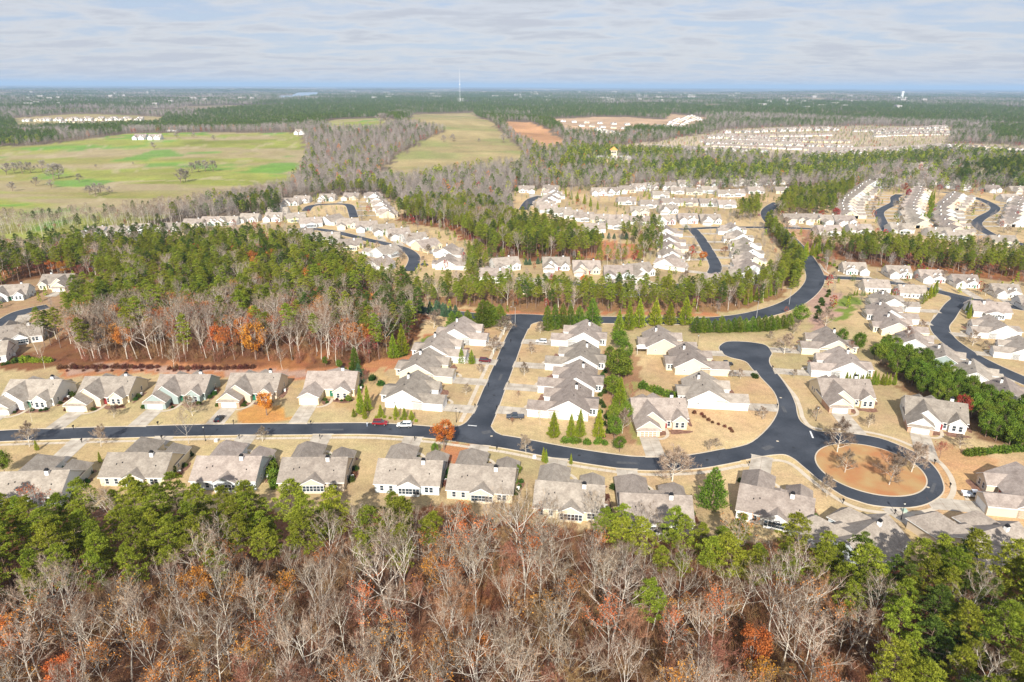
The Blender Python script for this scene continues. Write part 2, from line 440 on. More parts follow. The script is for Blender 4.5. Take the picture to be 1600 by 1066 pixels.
ROADS_PX = {
 'main': ([(-120, 690), (0, 681.5), (100, 678), (210, 675), (330, 672), (480, 670.5), (580, 670), (670, 675.5), (740, 684), (800, 692.5), (875, 707), (950, 719), (1006, 724.5), (1081, 722), (1145, 711)], 7.4),
 'side': ([(735, 690), (745, 672), (760, 640), (775, 602), (790, 565), (806, 525), (822, 496)], 7.4),
 'entry': ([(560, 486), (640, 484), (700, 490), (760, 496), (822, 497), (880, 499), (1000, 501), (1090, 502), (1150, 498), (1200, 488), (1240, 473), (1266, 452), (1274, 432), (1262, 407), (1245, 385), (1222, 362), (1203, 345), (1198, 333), (1204, 324), (1216, 317)], 9.5),
 'ridge': ([(1272, 433), (1300, 434), (1345, 436), (1400, 443), (1450, 452), (1500, 464), (1550, 474), (1640, 490)], 7.2),
 'right': ([(1505, 465), (1490, 478), (1478, 495), (1468, 510), (1478, 528), (1500, 545), (1530, 563), (1570, 582), (1640, 612)], 7.4),
 'upper': ([(1082, 358), (1094, 372), (1104, 388), (1115, 408), (1118, 420), (1108, 434), (1090, 443), (1050, 447), (980, 448), (930, 447), (890, 442), (865, 439), (830, 446)], 7.2),
 'cross': ([(1062, 358.5), (1085, 357.5), (1120, 356), (1185, 355.5), (1250, 357), (1300, 360)], 7.0),
 'left_crescent': ([(470, 356), (500, 359), (530, 364), (570, 374), (610, 383), (635, 391), (647, 402), (645, 414), (638, 424)], 7.2),
 'left_loop': ([(478, 330), (484, 323), (500, 320), (530, 319), (545, 321), (550, 330), (553, 340)], 7.0),
 'north': ([(845, 307), (832, 311), (824, 318), (818, 328)], 8.5),
 'column_one': ([(1406, 304), (1398, 309), (1398, 317), (1385, 324), (1374, 332), (1378, 345), (1388, 364)], 7.4),
 'column_two': ([(1470, 300), (1500, 304), (1530, 311), (1553, 322), (1553, 330), (1535, 340), (1526, 350), (1540, 362), (1568, 374), (1620, 388)], 7.4),
 'far_left': ([(-80, 545), (0, 512), (12, 500), (32, 489), (60, 482), (75, 479)], 8.0),
}
roads = {k: (smooth(GL(p), n=6), w) for k, (p, w) in ROADS_PX.items()}
CUL_PX = [(1125, 705), (1118, 716), (1138, 721.5), (1165, 718.5), (1193, 713), (1213, 710.5), (1228, 711), (1242, 718), (1254, 728), (1266, 738), (1279, 749), (1314, 773), (1340, 783), (1366, 790), (1409, 793.5), (1440, 790), (1462, 780), (1474, 767),
          (1471, 749), (1462, 733), (1448, 719), (1430, 708), (1409, 698), (1374, 685), (1331, 678), (1292, 676), (1271, 672), (1251, 659), (1245, 645), (1243, 633), (1236, 616), (1226, 600), (1215, 585), (1203, 570),
          (1202, 560), (1206, 551), (1197, 540), (1180, 536), (1160, 534), (1138, 534), (1127, 539), (1124, 545), (1130, 553), (1142, 559), (1165, 565), (1176, 577), (1194, 595), (1210, 613), (1217, 633), (1213, 651), (1199, 671), (1176, 691), (1153, 699)]
cul = smooth(GL(CUL_PX), True, 3)
ic = G(1358.5, 732); IR = 14.2
island = [(ic[0]+IR*math.cos(t), ic[1]+IR*math.sin(t)) for t in np.linspace(0, 2*math.pi, 64, endpoint=False)]
JUNC_PX = {'corner_paving': [(696, 668), (716, 666.5), (729, 660), (739, 648), (752, 640), (772, 640), (765, 652), (765, 662), (774, 676), (800, 687), (800, 699), (740, 692), (696, 686)],
           'top_paving': [(796, 492), (800, 505), (806, 510), (812, 514), (826, 514), (830, 507), (842, 503), (850, 500), (850, 493)],
           'ridge_paving': [(1266, 424), (1280, 430), (1292, 431), (1292, 437.5), (1282, 441), (1274, 452), (1262, 440)],
           'fork_paving': [(1478, 458), (1520, 467), (1512, 470), (1503, 478), (1480, 480), (1488, 471), (1484, 464)]}
junc = {k: smooth(GL(v), True, 3) for k, v in JUNC_PX.items()}

def seg_dist(pts, x, y):
    d = np.full(np.shape(x), 1e9)
    for (ax, ay), (bx, by) in zip(pts[:-1], pts[1:]):
        l2 = (bx-ax)**2+(by-ay)**2+1e-9
        t = np.clip(((x-ax)*(bx-ax)+(y-ay)*(by-ay))/l2, 0, 1)
        d = np.minimum(d, np.hypot(x-ax-t*(bx-ax), y-ay-t*(by-ay)))
    return d
def on_road(x, y, pad=0.0, skip=()):
    x = np.asarray(x, float); y = np.asarray(y, float)
    r = np.zeros(x.shape, bool)
    for k, (pts, w) in roads.items():
        if k in skip: continue
        r |= seg_dist(pts[::2]+[pts[-1]], x, y) < w/2+pad
    if 'cul' not in skip:
        r |= inside(cul, x, y)
        if pad > 0: r |= seg_dist(cul+[cul[0]], x, y) < pad
    for k, p in junc.items():
        if k not in skip: r |= inside(p, x, y)
    return r

from mathutils.geometry import tessellate_polygon
def sheet(name, poly, z, m, kind='structure', label=None):
    tris = tessellate_polygon([[Vector((x, y, 0)) for x, y in poly]])
    fs = []
    for a, b, c in tris:
        (ax, ay), (bx, by), (cx_, cy_) = poly[a], poly[b], poly[c]
        if (bx-ax)*(cy_-ay)-(by-ay)*(cx_-ax) < 0: a, b, c = a, c, b
        fs.append((a, b, c))
    o = MB().add([(x, y, z) for x, y in poly], fs).build(name, m)
    return tag(o, label, None, None, kind)
def ribbon(name, pts, w, z, m, label=None):
    a, b = offset(pts, w/2), offset(pts, -w/2)
    n = len(pts)
    zz = [float(hgt(x, y)) for x, y in pts]
    o = MB().add([(x, y, h+z) for (x, y), h in zip(a, zz)]+[(x, y, h+z) for (x, y), h in zip(b, zz)], [(n+i, n+i+1, i+1, i) for i in range(n-1)]).build(name, m)
    return tag(o, label, None, None, 'structure')
def kerb(name, pts, skip, closed=False, hgt_=.12, width=.32, side=1):
    mb = MB(); a = pts; b = offset(pts, width*side, closed)
    n = len(pts)
    am = np.array(a); mids = (am+np.roll(am, -1, 0))/2; bad = on_road(mids[:, 0], mids[:, 1], -.05, skip)
    for i in range(n if closed else n-1):
        j = (i+1) % n
        mx, my = mids[i]
        if bad[i]: continue
        A, B, C_, D = a[i], a[j], b[j], b[i]
        h0 = float(hgt(mx, my))
        fs = [(0, 1, 5, 4), (3, 2, 1, 0), (4, 5, 6, 7), (2, 3, 7, 6), (0, 4, 7, 3), (1, 2, 6, 5)]
        if side < 0: fs = [tuple(reversed(f)) for f in fs]
        mb.add([(*q, h0) for q in (A, B, C_, D)]+[(*q, h0+hgt_) for q in (A, B, C_, D)], fs)
    if mb.v: return tag(mb.build(name, M['kerb']), None, None, None, 'structure')

# --- land cover: polygons in photo pixels, later ones lie over earlier ones
STRAW = (.455, .335, .18); LITTER = (.20, .09, .042); STRAW2 = (.45, .31, .15); ORANGE = (.42, .185, .085)
FIELD = (.27, .285, .065); TANF = (.36, .285, .14); CLAY = (.50, .275, .14); FLOOR = (.20, .15, .10); GREENG = (.17, .22, .04)
PINK = (.42, .27, .20)
COVER = [
 ([(-300, 232), (0, 230), (60, 228), (150, 216), (200, 209), (330, 207), (400, 208), (470, 207), (480, 235), (472, 264), (446, 296), (385, 309), (332, 319), (272, 335), (200, 356), (100, 372), (-300, 384)], FIELD, .9),
 ([(592, 276), (618, 245), (660, 222), (700, 205), (650, 196), (622, 188), (650, 178), (738, 176), (772, 195), (818, 240), (812, 258), (740, 264), (680, 274), (640, 285)], TANF, .8),
 ([(498, 194), (540, 186), (600, 184), (620, 192), (590, 203), (520, 203)], FIELD, .4),
 ([(782, 190), (826, 191), (862, 206), (884, 222), (876, 232), (850, 236), (806, 215)], CLAY, .8),
 ([(840, 187), (980, 183), (1038, 187), (1050, 178), (1100, 183), (1108, 191), (1062, 205), (1000, 203), (960, 214), (885, 207)], (.47, .32, .2), .9),
 ([(20, 185), (120, 178), (260, 183), (250, 196), (150, 200), (30, 203)], TANF, .4),
 ([(885, 232), (1030, 222), (1130, 203), (1350, 196), (1490, 199), (1482, 224), (1620, 228), (1620, 248), (1500, 236), (1400, 246), (1260, 252), (1100, 240)], (.46, .37, .25), .5),
 # neighbourhood ground
 ([(-300, 395), (-40, 372), (60, 376), (300, 356), (440, 328), (440, 312), (560, 306), (620, 312), (640, 345), (740, 365), (760, 385), (800, 345), (800, 300), (1000, 283), (1235, 282), (1250, 300), (1320, 300), (1340, 285), (1380, 258), (1480, 258), (1500, 285), (1640, 300), (1700, 1100), (1500, 940), (1150, 835), (900, 830), (700, 800), (560, 812), (400, 812), (-300, 850)], STRAW, .6),
 # woods between the streets
 ([(-300, 430), (0, 400), (150, 380), (330, 378), (480, 385), (560, 432), (660, 452), (668, 500), (640, 545), (600, 575), (560, 578), (330, 572), (180, 566), (100, 575), (-20, 575), (-300, 600)], LITTER, .3),
 ([(-60, 470), (60, 433), (150, 440), (185, 470), (120, 505), (70, 545), (-60, 560)], (.34, .22, .12), .3),
 ([(85, 577), (180, 566), (330, 568), (460, 573), (560, 575), (640, 548), (668, 520), (690, 522), (640, 560), (590, 585), (540, 592), (300, 588), (90, 585)], ORANGE, .4),
 ([(100, 570), (200, 571), (330, 576), (480, 578), (580, 580), (600, 572), (580, 590), (480, 588), (300, 584), (100, 580)], PINK, .2),
 ([(620, 345), (640, 318), (740, 308), (800, 345), (900, 370), (948, 398), (900, 414), (760, 400), (740, 382), (700, 358)], LITTER, .3),
 ([(895, 380), (950, 375), (1015, 388), (1010, 402), (940, 408), (900, 400)], ORANGE, .4),
 ([(650, 470), (760, 450), (1000, 460), (1130, 452), (1195, 436), (1235, 410), (1215, 375), (1200, 350), (1225, 350), (1258, 395), (1252, 432), (1215, 467), (1120, 487), (860, 488), (760, 484)], (.27, .15, .07), .3),
 ([(640, 488), (760, 484), (860, 488), (1120, 488), (1130, 493), (860, 493), (640, 489)], ORANGE, .3),
 ([(1210, 345), (1240, 355), (1262, 385), (1286, 420), (1300, 430), (1278, 430), (1258, 402), (1225, 365)], (.46, .27, .15), .3),
 ([(1245, 352), (1285, 365), (1310, 405), (1300, 428), (1285, 425), (1260, 385)], (.33, .17, .09), .3),
 ([(1285, 380), (1400, 383), (1640, 410), (1640, 447), (1480, 428), (1330, 412), (1290, 400)], LITTER, .3),
 ([(1212, 300), (1300, 300), (1340, 285), (1300, 270), (1240, 275), (1230, 290)], LITTER, .3),
 ([(1310, 466), (1330, 462), (1345, 468), (1335, 485), (1318, 503), (1305, 498), (1304, 482)], GREENG, .3),
 ([(1260, 470), (1290, 450), (1320, 460), (1300, 500), (1290, 530), (1270, 520)], PINK, .3),
 ([(950, 545), (985, 545), (1010, 560), (1000, 600), (985, 680), (950, 700), (940, 600)], (.33, .19, .10), .3),
 ([(978, 600), (992, 600), (992, 690), (978, 690)], (.30, .27, .09), .1),
 ([(1400, 700), (1470, 690), (1560, 720), (1560, 760), (1480, 770)], (.44, .26, .13), .5),
 ([(700, 735), (745, 700), (710, 690), (690, 700), (690, 740)], ORANGE, .3),
 ([(365, 650), (390, 632), (450, 640), (470, 655), (440, 662), (380, 662)], (.5, .26, .08), .3),
 ([(640, 560), (655, 530), (700, 520), (720, 540), (700, 560)], GREENG, .4),
 ([(1380, 570), (1440, 560), (1600, 640), (1640, 700), (1540, 690), (1440, 640)], (.20, .12, .06), .3),
 ([(450, 600), (600, 575), (600, 640), (575, 655), (555, 650)], STRAW2, .3),
 # front wood
 ([(-400, 800), (150, 795), (400, 800), (560, 806), (700, 792), (830, 818), (950, 830), (1100, 840), (1250, 850), (1330, 870), (1500, 880), (1700, 880), (1900, 1500), (-600, 1500)], LITTER, .4),
]
cover_w = [(GL(p), c, n) for p, c, n in COVER]

def build_ground():
    ang = np.concatenate([np.linspace(-180, -56, 26)[:-1], np.linspace(-56, 56, 470), np.linspace(56, 180, 26)[1:-1]])
    ang = np.radians(ang)
    rr = [30.0]
    while rr[-1] < 60000:
        rr.append(rr[-1]*(1.0095 if rr[-1] < 900 else 1.022))
    rr = np.array(rr)
    A, Rr = np.meshgrid(ang, rr)
    X = np.sin(A)*Rr; Y = np.cos(A)*Rr; Z = hgt(X, Y)
    V = np.stack([X.ravel(), Y.ravel(), Z.ravel()], 1)
    V = np.vstack([V, [[0, 0, 0]]])
    na, nr = len(ang), len(rr)
    i = np.arange(nr-1)[:, None]*na; j = np.arange(na)[None, :]; j2 = (j+1) % na
    F = np.stack([(i+j).ravel(), (i+na+j).ravel(), (i+na+j2).ravel(), (i+j2).ravel()], 1)
    cen = np.stack([np.full(na, len(V)-1), np.arange(na), (np.arange(na)+1) % na, (np.arange(na)+1) % na], 1)
    me = tri_mesh('ground', V, F, M['ground'])
    bmc = MB()
    x, y = V[:, 0], V[:, 1]
    col = np.tile(np.array(FLOOR), (len(V), 1))
    # far land: mixture of wooded brown, dark green and pale clearings
    f1 = fbm(x, y, 900, 3); f2 = fbm(x*1.0, y, 260, 9)
    far = (f1*.6+f2*.4)[:, None]
    colfar = np.where(far < .40, np.array((.045, .065, .028)), np.where(far < .58, np.array((.12, .095, .062)), np.where(far < .60, np.array((.10, .13, .05)), np.array((.30, .24, .15)))))
    wfar = sstep(2600, 4200, y)[:, None]
    col = col*(1-wfar)+colfar*wfar
    for poly, c, nz in cover_w:
        px = np.array([p[0] for p in poly]); py = np.array([p[1] for p in poly])
        bb = (x > px.min()-60) & (x < px.max()+60) & (y > py.min()-60) & (y < py.max()+60)
        idx = np.nonzero(bb)[0]
        if len(idx) == 0: continue
        s = 1+np.hypot(x[idx], y[idx])/160
        wx = (fbm(x[idx], y[idx], 9*1.0, 1)-.5)*4*s; wy = (fbm(x[idx], y[idx], 9, 2)-.5)*4*s
        ins = inside(poly, x[idx]+wx, y[idx]+wy)
        k = idx[ins]
        cc = np.array(c)[None, :]
        v = fbm(x[k], y[k], 28 if nz < .5 else 75, 5, 4)[:, None]
        v2 = fbm(x[k]*.35+y[k]*.1, y[k], 40 if nz < .5 else 60, 8, 3)[:, None]
        col[k] = cc*(1+nz*(v-.5)*1.0)
        if c is FIELD:
            t = sstep(.44, .60, v2[:, 0])[:, None]*.85
            col[k] = col[k]*(1-t)+np.array((.36, .28, .17))*t
            v3 = fbm(x[k]*.5, y[k], 45, 31, 4)
            t = sstep(.5, .7, v3)[:, None]*.6
            col[k] = col[k]*(1-t)+np.array((.30, .25, .10))*t
            t = sstep(.60, .70, v[:, 0])[:, None]*.8
            col[k] = col[k]*(1-t)+np.array((.12, .27, .04))*t
            t = (np.abs(fbm(x[k], y[k], 170, 41, 3)-.5) < .012)[:, None]*.55
            col[k] = col[k]*(1-t)+np.array((.42, .34, .22))*t
        elif c is TANF:
            t = sstep(.5, .7, v2[:, 0])[:, None]*.8
            col[k] = col[k]*(1-t)+np.array((.22, .25, .08))*t
            t = (.5+.5*np.sin((x[k]+.25*y[k])/7.5))[:, None]*.22
            col[k] = col[k]*(1-t)+np.array((.26, .20, .10))*t
        elif c is STRAW:
            t = sstep(.56, .72, v[:, 0])[:, None]*.45
            col[k] = col[k]*(1-t)+np.array((.42, .245, .13))*t
            lot = vnoise(x[k]+6*fbm(x[k], y[k], 14, 77), y[k], 24, 61)[:, None]
            col[k] *= .90+.2*sstep(.35, .65, lot[:, 0])[:, None]
            t = sstep(.62, .74, v2[:, 0])[:, None]*.35
            col[k] = col[k]*(1-t)+np.array((.30, .28, .13))*t
        elif c is LITTER:
            t = sstep(.5, .72, v2[:, 0])[:, None]*.6
            col[k] = col[k]*(1-t)+np.array((.15, .085, .055))*t
            t = sstep(.56, .7, v[:, 0])[:, None]*.6
            col[k] = col[k]*(1-t)+np.array((.42, .17, .065))*t
    ca = me.color_attributes.new('cover', 'FLOAT_COLOR', 'POINT')
    ca.data.foreach_set('color', np.concatenate([np.clip(col, 0, 1), np.ones((len(V), 1))], 1).astype(np.float32).ravel())
    o = link(me, 'ground')
    tag(o, 'dormant lawns, leaf litter, fields and woods floor', None, None, 'structure')
    # the disc under the camera
    n = 24
    d = MB().add([(0, 0, 0)]+[(30*math.sin(t), 30*math.cos(t), 0) for t in [2*math.pi*k/n for k in range(n)]], [(0, (k+1) % n+1, k+1) for k in range(n)]).build('woods_floor', M['ground'])
    ca = d.data.color_attributes.new('cover', 'FLOAT_COLOR', 'POINT')
    ca.data.foreach_set('color', np.tile(np.array((*LITTER, 1), np.float32), (n+1, 1)).ravel())
    tag(d, 'leaf litter on the woods floor', None, None, 'structure')
build_ground()

# --- roads, kerbs, pavements
zi = 0.012
for k, (pts, w) in roads.items():
    ribbon('road', pts, w, zi if k in ('main', 'side', 'far_left') else zi+.03, M['asphalt'], 'asphalt residential road, %s street' % k.replace('_', ' '))
    kerb('kerb', offset(pts, w/2), (k,), side=1); kerb('kerb', offset(pts, -w/2), (k,), side=-1)
    zi += .004
sheet('road', cul, zi, M['asphalt'], label='asphalt cul-de-sac with a turning circle round a grass island')
area = sum(cul[i][0]*cul[(i+1) % len(cul)][1]-cul[(i+1) % len(cul)][0]*cul[i][1] for i in range(len(cul)))
kerb('kerb', cul, ('cul',), True, side=-1 if area > 0 else 1)
for k, p in junc.items():
    zi += .004
    sheet('road', p, zi+(.03 if k != 'corner_paving' else 0), M['asphalt'], label='asphalt junction where two streets meet')
    a_ = sum(p[i][0]*p[(i+1) % len(p)][1]-p[(i+1) % len(p)][0]*p[i][1] for i in range(len(p)))
    kerb('kerb', p, (k,), True, side=-1 if a_ > 0 else 1)
# island: straw grass raised behind its own kerb
ig = noise_mat('island_grass', (.43, .29, .13), (.42, .19, .08), scale=.10, rough=.95, detail=8, ramp=(.42, .62), bump=.5, bump_scale=3)
sheet('grass_island', [(ic[0]+(IR-.3)*math.cos(t), ic[1]+(IR-.3)*math.sin(t)) for t in np.linspace(0, 2*math.pi, 64, endpoint=False)], .13, ig, label='round island of dormant grass and pine straw in the turning circle')
mbk = MB()
for i in range(64):
    j = (i+1) % 64
    t0, t1 = 2*math.pi*i/64, 2*math.pi*j/64
    q = [(ic[0]+r*math.cos(t), ic[1]+r*math.sin(t)) for r, t in ((IR, t0), (IR, t1), (IR-.35, t1), (IR-.35, t0))]
    mbk.add([(*a, 0) for a in q]+[(*a, .15) for a in q], [(0, 1, 5, 4), (4, 5, 6, 7), (2, 3, 7, 6)])
tag(mbk.build('kerb', M['kerb']), None, None, None, 'structure')

def sidewalk(pts, d, w=1.35, z=.055, crop=None):
    q = offset(pts, d)
    if crop: q = q[crop[0]:crop[1]]
    ribbon('pavement', q, w, z, M['walk'], 'narrow concrete pavement beside the street')
    # joints
    mb = MB(); acc = 0
    for a, b in zip(q[:-1], q[1:]):
        l = math.hypot(b[0]-a[0], b[1]-a[1]); n_ = max(1, int(l/1.5))
        for i in range(n_):
            x = a[0]+(b[0]-a[0])*i/n_; y = a[1]+(b[1]-a[1])*i/n_
            tx, ty = (b[0]-a[0])/l, (b[1]-a[1])/l; nx, ny = -ty, tx
            hw = w/2
            mb.add([(x+nx*hw-tx*.03, y+ny*hw-ty*.03, z+.004), (x-nx*hw-tx*.03, y-ny*hw-ty*.03, z+.004), (x-nx*hw+tx*.03, y-ny*hw+ty*.03, z+.004), (x+nx*hw+tx*.03, y+ny*hw+ty*.03, z+.004)], [(0, 1, 2, 3)])
    tag(mb.build('pavement_joints', M['mulch']), None, None, None, 'structure')
mn = roads['main'][0]
sidewalk(mn, -(3.7+2.2))
sidewalk(roads['side'][0], (3.7+2.6), crop=(8, 36))
# pavement round the outside of the cul-de-sac (right hand side of the stem, then the circle)
rs = smooth(GL([(1212, 582), (1228, 602), (1243, 620), (1251, 640), (1254, 652), (1265, 666), (1285, 671.5)]), n=4)
ribbon('pavement', rs, 1.35, .056, M['walk'], 'concrete pavement on the right of the cul-de-sac stem')
rs = smooth(GL([(1300, 671), (1340, 673), (1385, 682), (1425, 697), (1462, 717), (1484, 742), (1490, 766), (1478, 786), (1452, 798), (1412, 803), (1366, 800), (1330, 791), (1296, 772), (1262, 746), (1246, 732), (1228, 722), (1205, 720), (1160, 729)]), n=4)
ribbon('pavement', rs, 1.35, .056, M['walk'], 'concrete pavement round the turning circle')
ribbon('pavement', smooth(GL([(1280, 412), (1296, 428), (1330, 431)]), n=4), 1.3, .056, M['walk'], 'short pavement at the ridge street corner')
ribbon('pavement', smooth(GL([(1462, 492), (1458, 505), (1466, 522), (1490, 541)]), n=4), 1.3, .056, M['walk'], 'pavement along the left of the right hand street')

# stop lines
def stop_line(a, b, w=.45, z=.09):
    a = G(*a); b = G(*b); tx, ty = b[0]-a[0], b[1]-a[1]; l = math.hypot(tx, ty); nx, ny = -ty/l*w/2, tx/l*w/2
    tag(MB().add([(a[0]+nx, a[1]+ny, z), (a[0]-nx, a[1]-ny, z), (b[0]-nx, b[1]-ny, z), (b[0]+nx, b[1]+ny, z)], [(0, 1, 2, 3)]).build('stop_line', M['paint']), 'white painted stop line', None, None, 'structure')
stop_line((731, 665), (745, 666.2)); stop_line((829, 505), (838, 505.5), .4, .10)
stop_line((1266, 674), (1270.5, 685), .5); stop_line((1496, 465.5), (1507, 468), .5, .11)

# manhole covers and repaired patches
for i, (px, py) in enumerate([(150, 677), (420, 670), (610, 671), (768, 682), (905, 712), (1105, 719), (1215, 690), (1240, 700), (1166, 552), (1220, 622), (795, 560), (772, 618), (1450, 762)]):
    x, y = G(px, py); n = 14
    tag(MB().add([(x+.42*math.cos(2*math.pi*k/n), y+.42*math.sin(2*math.pi*k/n), .1) for k in range(n)], [tuple(range(n))]).build('manhole_cover', M['kerb'] if i % 3 == 0 else M['dark']), None, None, None, 'structure')
pm = noise_mat('old_asphalt_patch', (.075, .08, .09), (.11, .112, .118), 1.2, detail=8)
for px, py, a_, w_, h_ in [(60, 681, 0, 5, 1.4), (520, 672, 0, 7, 1.2), (760, 676, .3, 3, 2.2), (980, 724, -.1, 6, 1.3), (1200, 700, .5, 4, 2.0), (1458, 763, .9, 6, .9), (1225, 640, 1.4, 5, 1.2), (782, 590, 1.4, 6, 1.0)]:
    x, y = G(px, py); c_, s_ = math.cos(a_), math.sin(a_)
    tag(MB().add([(x+c_*u-s_*v, y+s_*u+c_*v, .094) for u, v in ((-w_/2, -h_/2), (w_/2, -h_/2*.8), (w_/2*.9, h_/2), (-w_/2*.95, h_/2*.9))], [(0, 1, 2, 3)]).build('asphalt_patch', pm), None, None, None, 'structure')

# lake on the horizon
lk = GL([(428, 153), (440, 150.5), (455, 150), (466, 147.5), (478, 146.3), (496, 146), (497, 150.5), (480, 152.5), (455, 153.6), (436, 154.2)])
lz = max(float(hgt(x, y)) for x, y in lk)+1.0
sheet('lake', lk, lz, M['water'], label='pale lake glinting near the horizon')
# ------------------------------------------------------------------ houses
def wing(W, Rf, x0, x1, y0, y1, eave, axis, pitch, lo='gable', hi='gable', oh=.45, wm=0, z0=-.25, gm=None, rm=0):
    """one block of a house: walls with gables, and a roof slab with white fascia. axis = ridge direction"""
    if axis == 'x': f = lambda a, b, z: (a, b, z); a0, a1, b0, b1 = x0, x1, y0, y1
    else: f = lambda a, b, z: (b, a, z); a0, a1, b0, b1 = y0, y1, x0, x1
    half = (b1-b0)/2; mid = (b0+b1)/2; zr = eave+half*pitch
    W.add([f(a0, b0, z0), f(a1, b0, z0), f(a1, b1, z0), f(a0, b1, z0), f(a0, b0, eave), f(a1, b0, eave), f(a1, b1, eave), f(a0, b1, eave)],
          [(0, 1, 5, 4), (1, 2, 6, 5), (2, 3, 7, 6), (3, 0, 4, 7)], wm)
    g = wm if gm is None else gm
    if lo == 'gable': W.add([f(a0, b0, eave), f(a0, b1, eave), f(a0, mid, zr)], [(0, 1, 2)], g)
    if hi == 'gable': W.add([f(a1, b0, eave), f(a1, b1, eave), f(a1, mid, zr)], [(0, 1, 2)], g)
    t = .24
    A0 = a0-(oh if lo == 'hip' else .32); A1 = a1+(oh if hi == 'hip' else .32)
    B0, B1 = b0-oh, b1+oh; ze = eave-oh*pitch
    r0 = a0+half if lo == 'hip' else A0; r1 = a1-half if hi == 'hip' else A1
    P_ = [(A0, B0, ze), (A1, B0, ze), (A1, B1, ze), (A0, B1, ze), (r0, mid, zr), (r1, mid, zr)]
    vs = [f(a, b, z+t) for a, b, z in P_]+[f(a, b, z+.02) for a, b, z in P_]
    top = [(0, 1, 5, 4), (2, 3, 4, 5)]; bnd = [(0, 1), (2, 3)]
    if lo == 'hip': top.append((3, 0, 4)); bnd.append((3, 0))
    else: bnd += [(3, 4), (4, 0)]
    if hi == 'hip': top.append((1, 2, 5)); bnd.append((1, 2))
    else: bnd += [(1, 5), (5, 2)]
    Rf.add(vs, top, rm)
    Rf.add(vs, [tuple(i+6 for i in reversed(q)) for q in top]+[(a+6, b+6, b, a) for a, b in bnd], 1)
def house_shell(v):
    W, Rf = MB(), MB()
    win = []                                      # x, y, z, w, h, facing
    if v == 0:      # two front gables, garage wing, bay, sun room gable behind
        wing(W, Rf, -8.5, 8.5, -3, 9.5, 2.9, 'x', .60)
        wing(W, Rf, -8.48, -1.6, -10, 2.5, 2.7, 'y', .72, 'gable', 'none', wm=1, gm=0)
        wing(W, Rf, -7.9, .8, -6.2, 3, 2.95, 'y', .80, 'gable', 'none')
        wing(W, Rf, 3.3, 7.7, -5.4, 2.5, 2.95, 'y', .80, 'gable', 'none')
        wing(W, Rf, .6, 3.4, -4.3, -2.5, 2.55, 'x', .45, 'none', 'none', oh=.3)
        wing(W, Rf, -2.6, 2.9, 6, 11.4, 2.85, 'y', .62, 'none', 'gable')
        wing(W, Rf, -7.2, -1.0, 3, 10.6, 3.1, 'y', .95, 'none', 'hip')
        # small skirt roof over the garage door
        Rf.add([(-8.9, -10.75, 2.25), (-1.2, -10.75, 2.25), (-1.6, -9.98, 2.95), (-8.5, -9.98, 2.95), (-8.9, -10.75, 2.12), (-1.2, -10.75, 2.12)], [(0, 1, 2, 3)], 0)
        Rf.add([(-8.9, -10.75, 2.12), (-1.2, -10.75, 2.12), (-1.2, -10.75, 2.25), (-8.9, -10.75, 2.25)], [(0, 1, 2, 3)], 1)
        gd = (-5.05, -10.0)
        win += [(4.6, -5.4, 1.55, .95, 1.7, 'f'), (6.35, -5.4, 1.55, .95, 1.7, 'f'), (2.3, -4.3, 1.5, .8, 1.6, 'f')]
        win += [(-2.05+k*.95, 11.4, 1.5, .8, 1.6, 'b') for k in range(5)]
        win += [(5.2, 9.5, 1.5, .9, 1.5, 'b'), (6.3, 9.5, 1.5, .9, 1.5, 'b'), (-4.6, 10.6, 1.5, .9, 1.5, 'b')]
        win += [(8.5, 5.2, 1.6, .8, 1.3, 'r'), (8.5, -.6, 1.6, .6, 1.0, 'r'), (-8.5, 6.2, 1.6, .8, 1.2, 'l'), (-8.5, 4.4, 1.6, .8, 1.2, 'l')]
        ch = (4.6, 4.6); fd = (1.3, -4.3); vents = [(-3, 6.4), (2.0, 5.0), (6.6, 1.4)]
    elif v == 1:    # hipped front wings and long rear slope
        wing(W, Rf, -8.5, 8.5, -2.5, 9.5, 2.9, 'x', .62)
        wing(W, Rf, -8.48, -.9, -10, 3, 2.9, 'y', .86, 'hip', 'none', wm=1)
        wing(W, Rf, 2.6, 8.3, -6.6, 3, 2.9, 'y', .98, 'hip', 'none')
        wing(W, Rf, -1, 2.8, -4.2, 0, 2.7, 'y', .7, 'hip', 'none', oh=.3)
        wing(W, Rf, -2.0, 3.4, 7, 10.6, 2.85, 'y', .55, 'none', 'gable')
        gd = (-4.7, -10.0)
        win += [(4.4, -6.6, 1.55, .95, 1.7, 'f'), (6.3, -6.6, 1.55, .95, 1.7, 'f')]
        win += [(-1.5+k*.92, 10.6, 1.5, .8, 1.6, 'b') for k in range(6)]
        win += [(5.2, 9.5, 1.5, .9, 1.5, 'b'), (6.4, 9.5, 1.5, .9, 1.5, 'b'), (-4.2, 9.5, 1.5, .9, 1.5, 'b'), (-6.6, 9.5, 1.5, .9, 1.5, 'b')]
        win += [(8.5, 5.4, 1.6, .8, 1.3, 'r'), (8.5, 1.2, 1.6, .6, 1.0, 'r'), (-8.5, 6.2, 1.6, .8, 1.2, 'l')]
        ch = (3.6, 4.4); fd = (.9, -4.2); vents = [(-5, 6.6), (-3.6, 6.2), (5.6, 7.0)]
    elif v == 2:    # side gabled cottage with two dormers and a porch
        wing(W, Rf, -8.0, 8.0, -3.6, 8.4, 3.1, 'x', .66)
        wing(W, Rf, -7.98, -1.8, -8, 2.5, 2.9, 'y', .74, 'gable', 'none', wm=0)
        wing(W, Rf, -.9, 7.2, -6.0, 0, 2.75, 'y', .55, 'gable', 'none')
        for dx in (1.3, 4.6):
            wing(W, Rf, dx-.9, dx+.9, -2.2, 2.2, 5.1, 'y', .75, 'gable', 'none', oh=.2, z0=3.2)
            win.append((dx, -2.2, 4.55, .8, .9, 'f'))
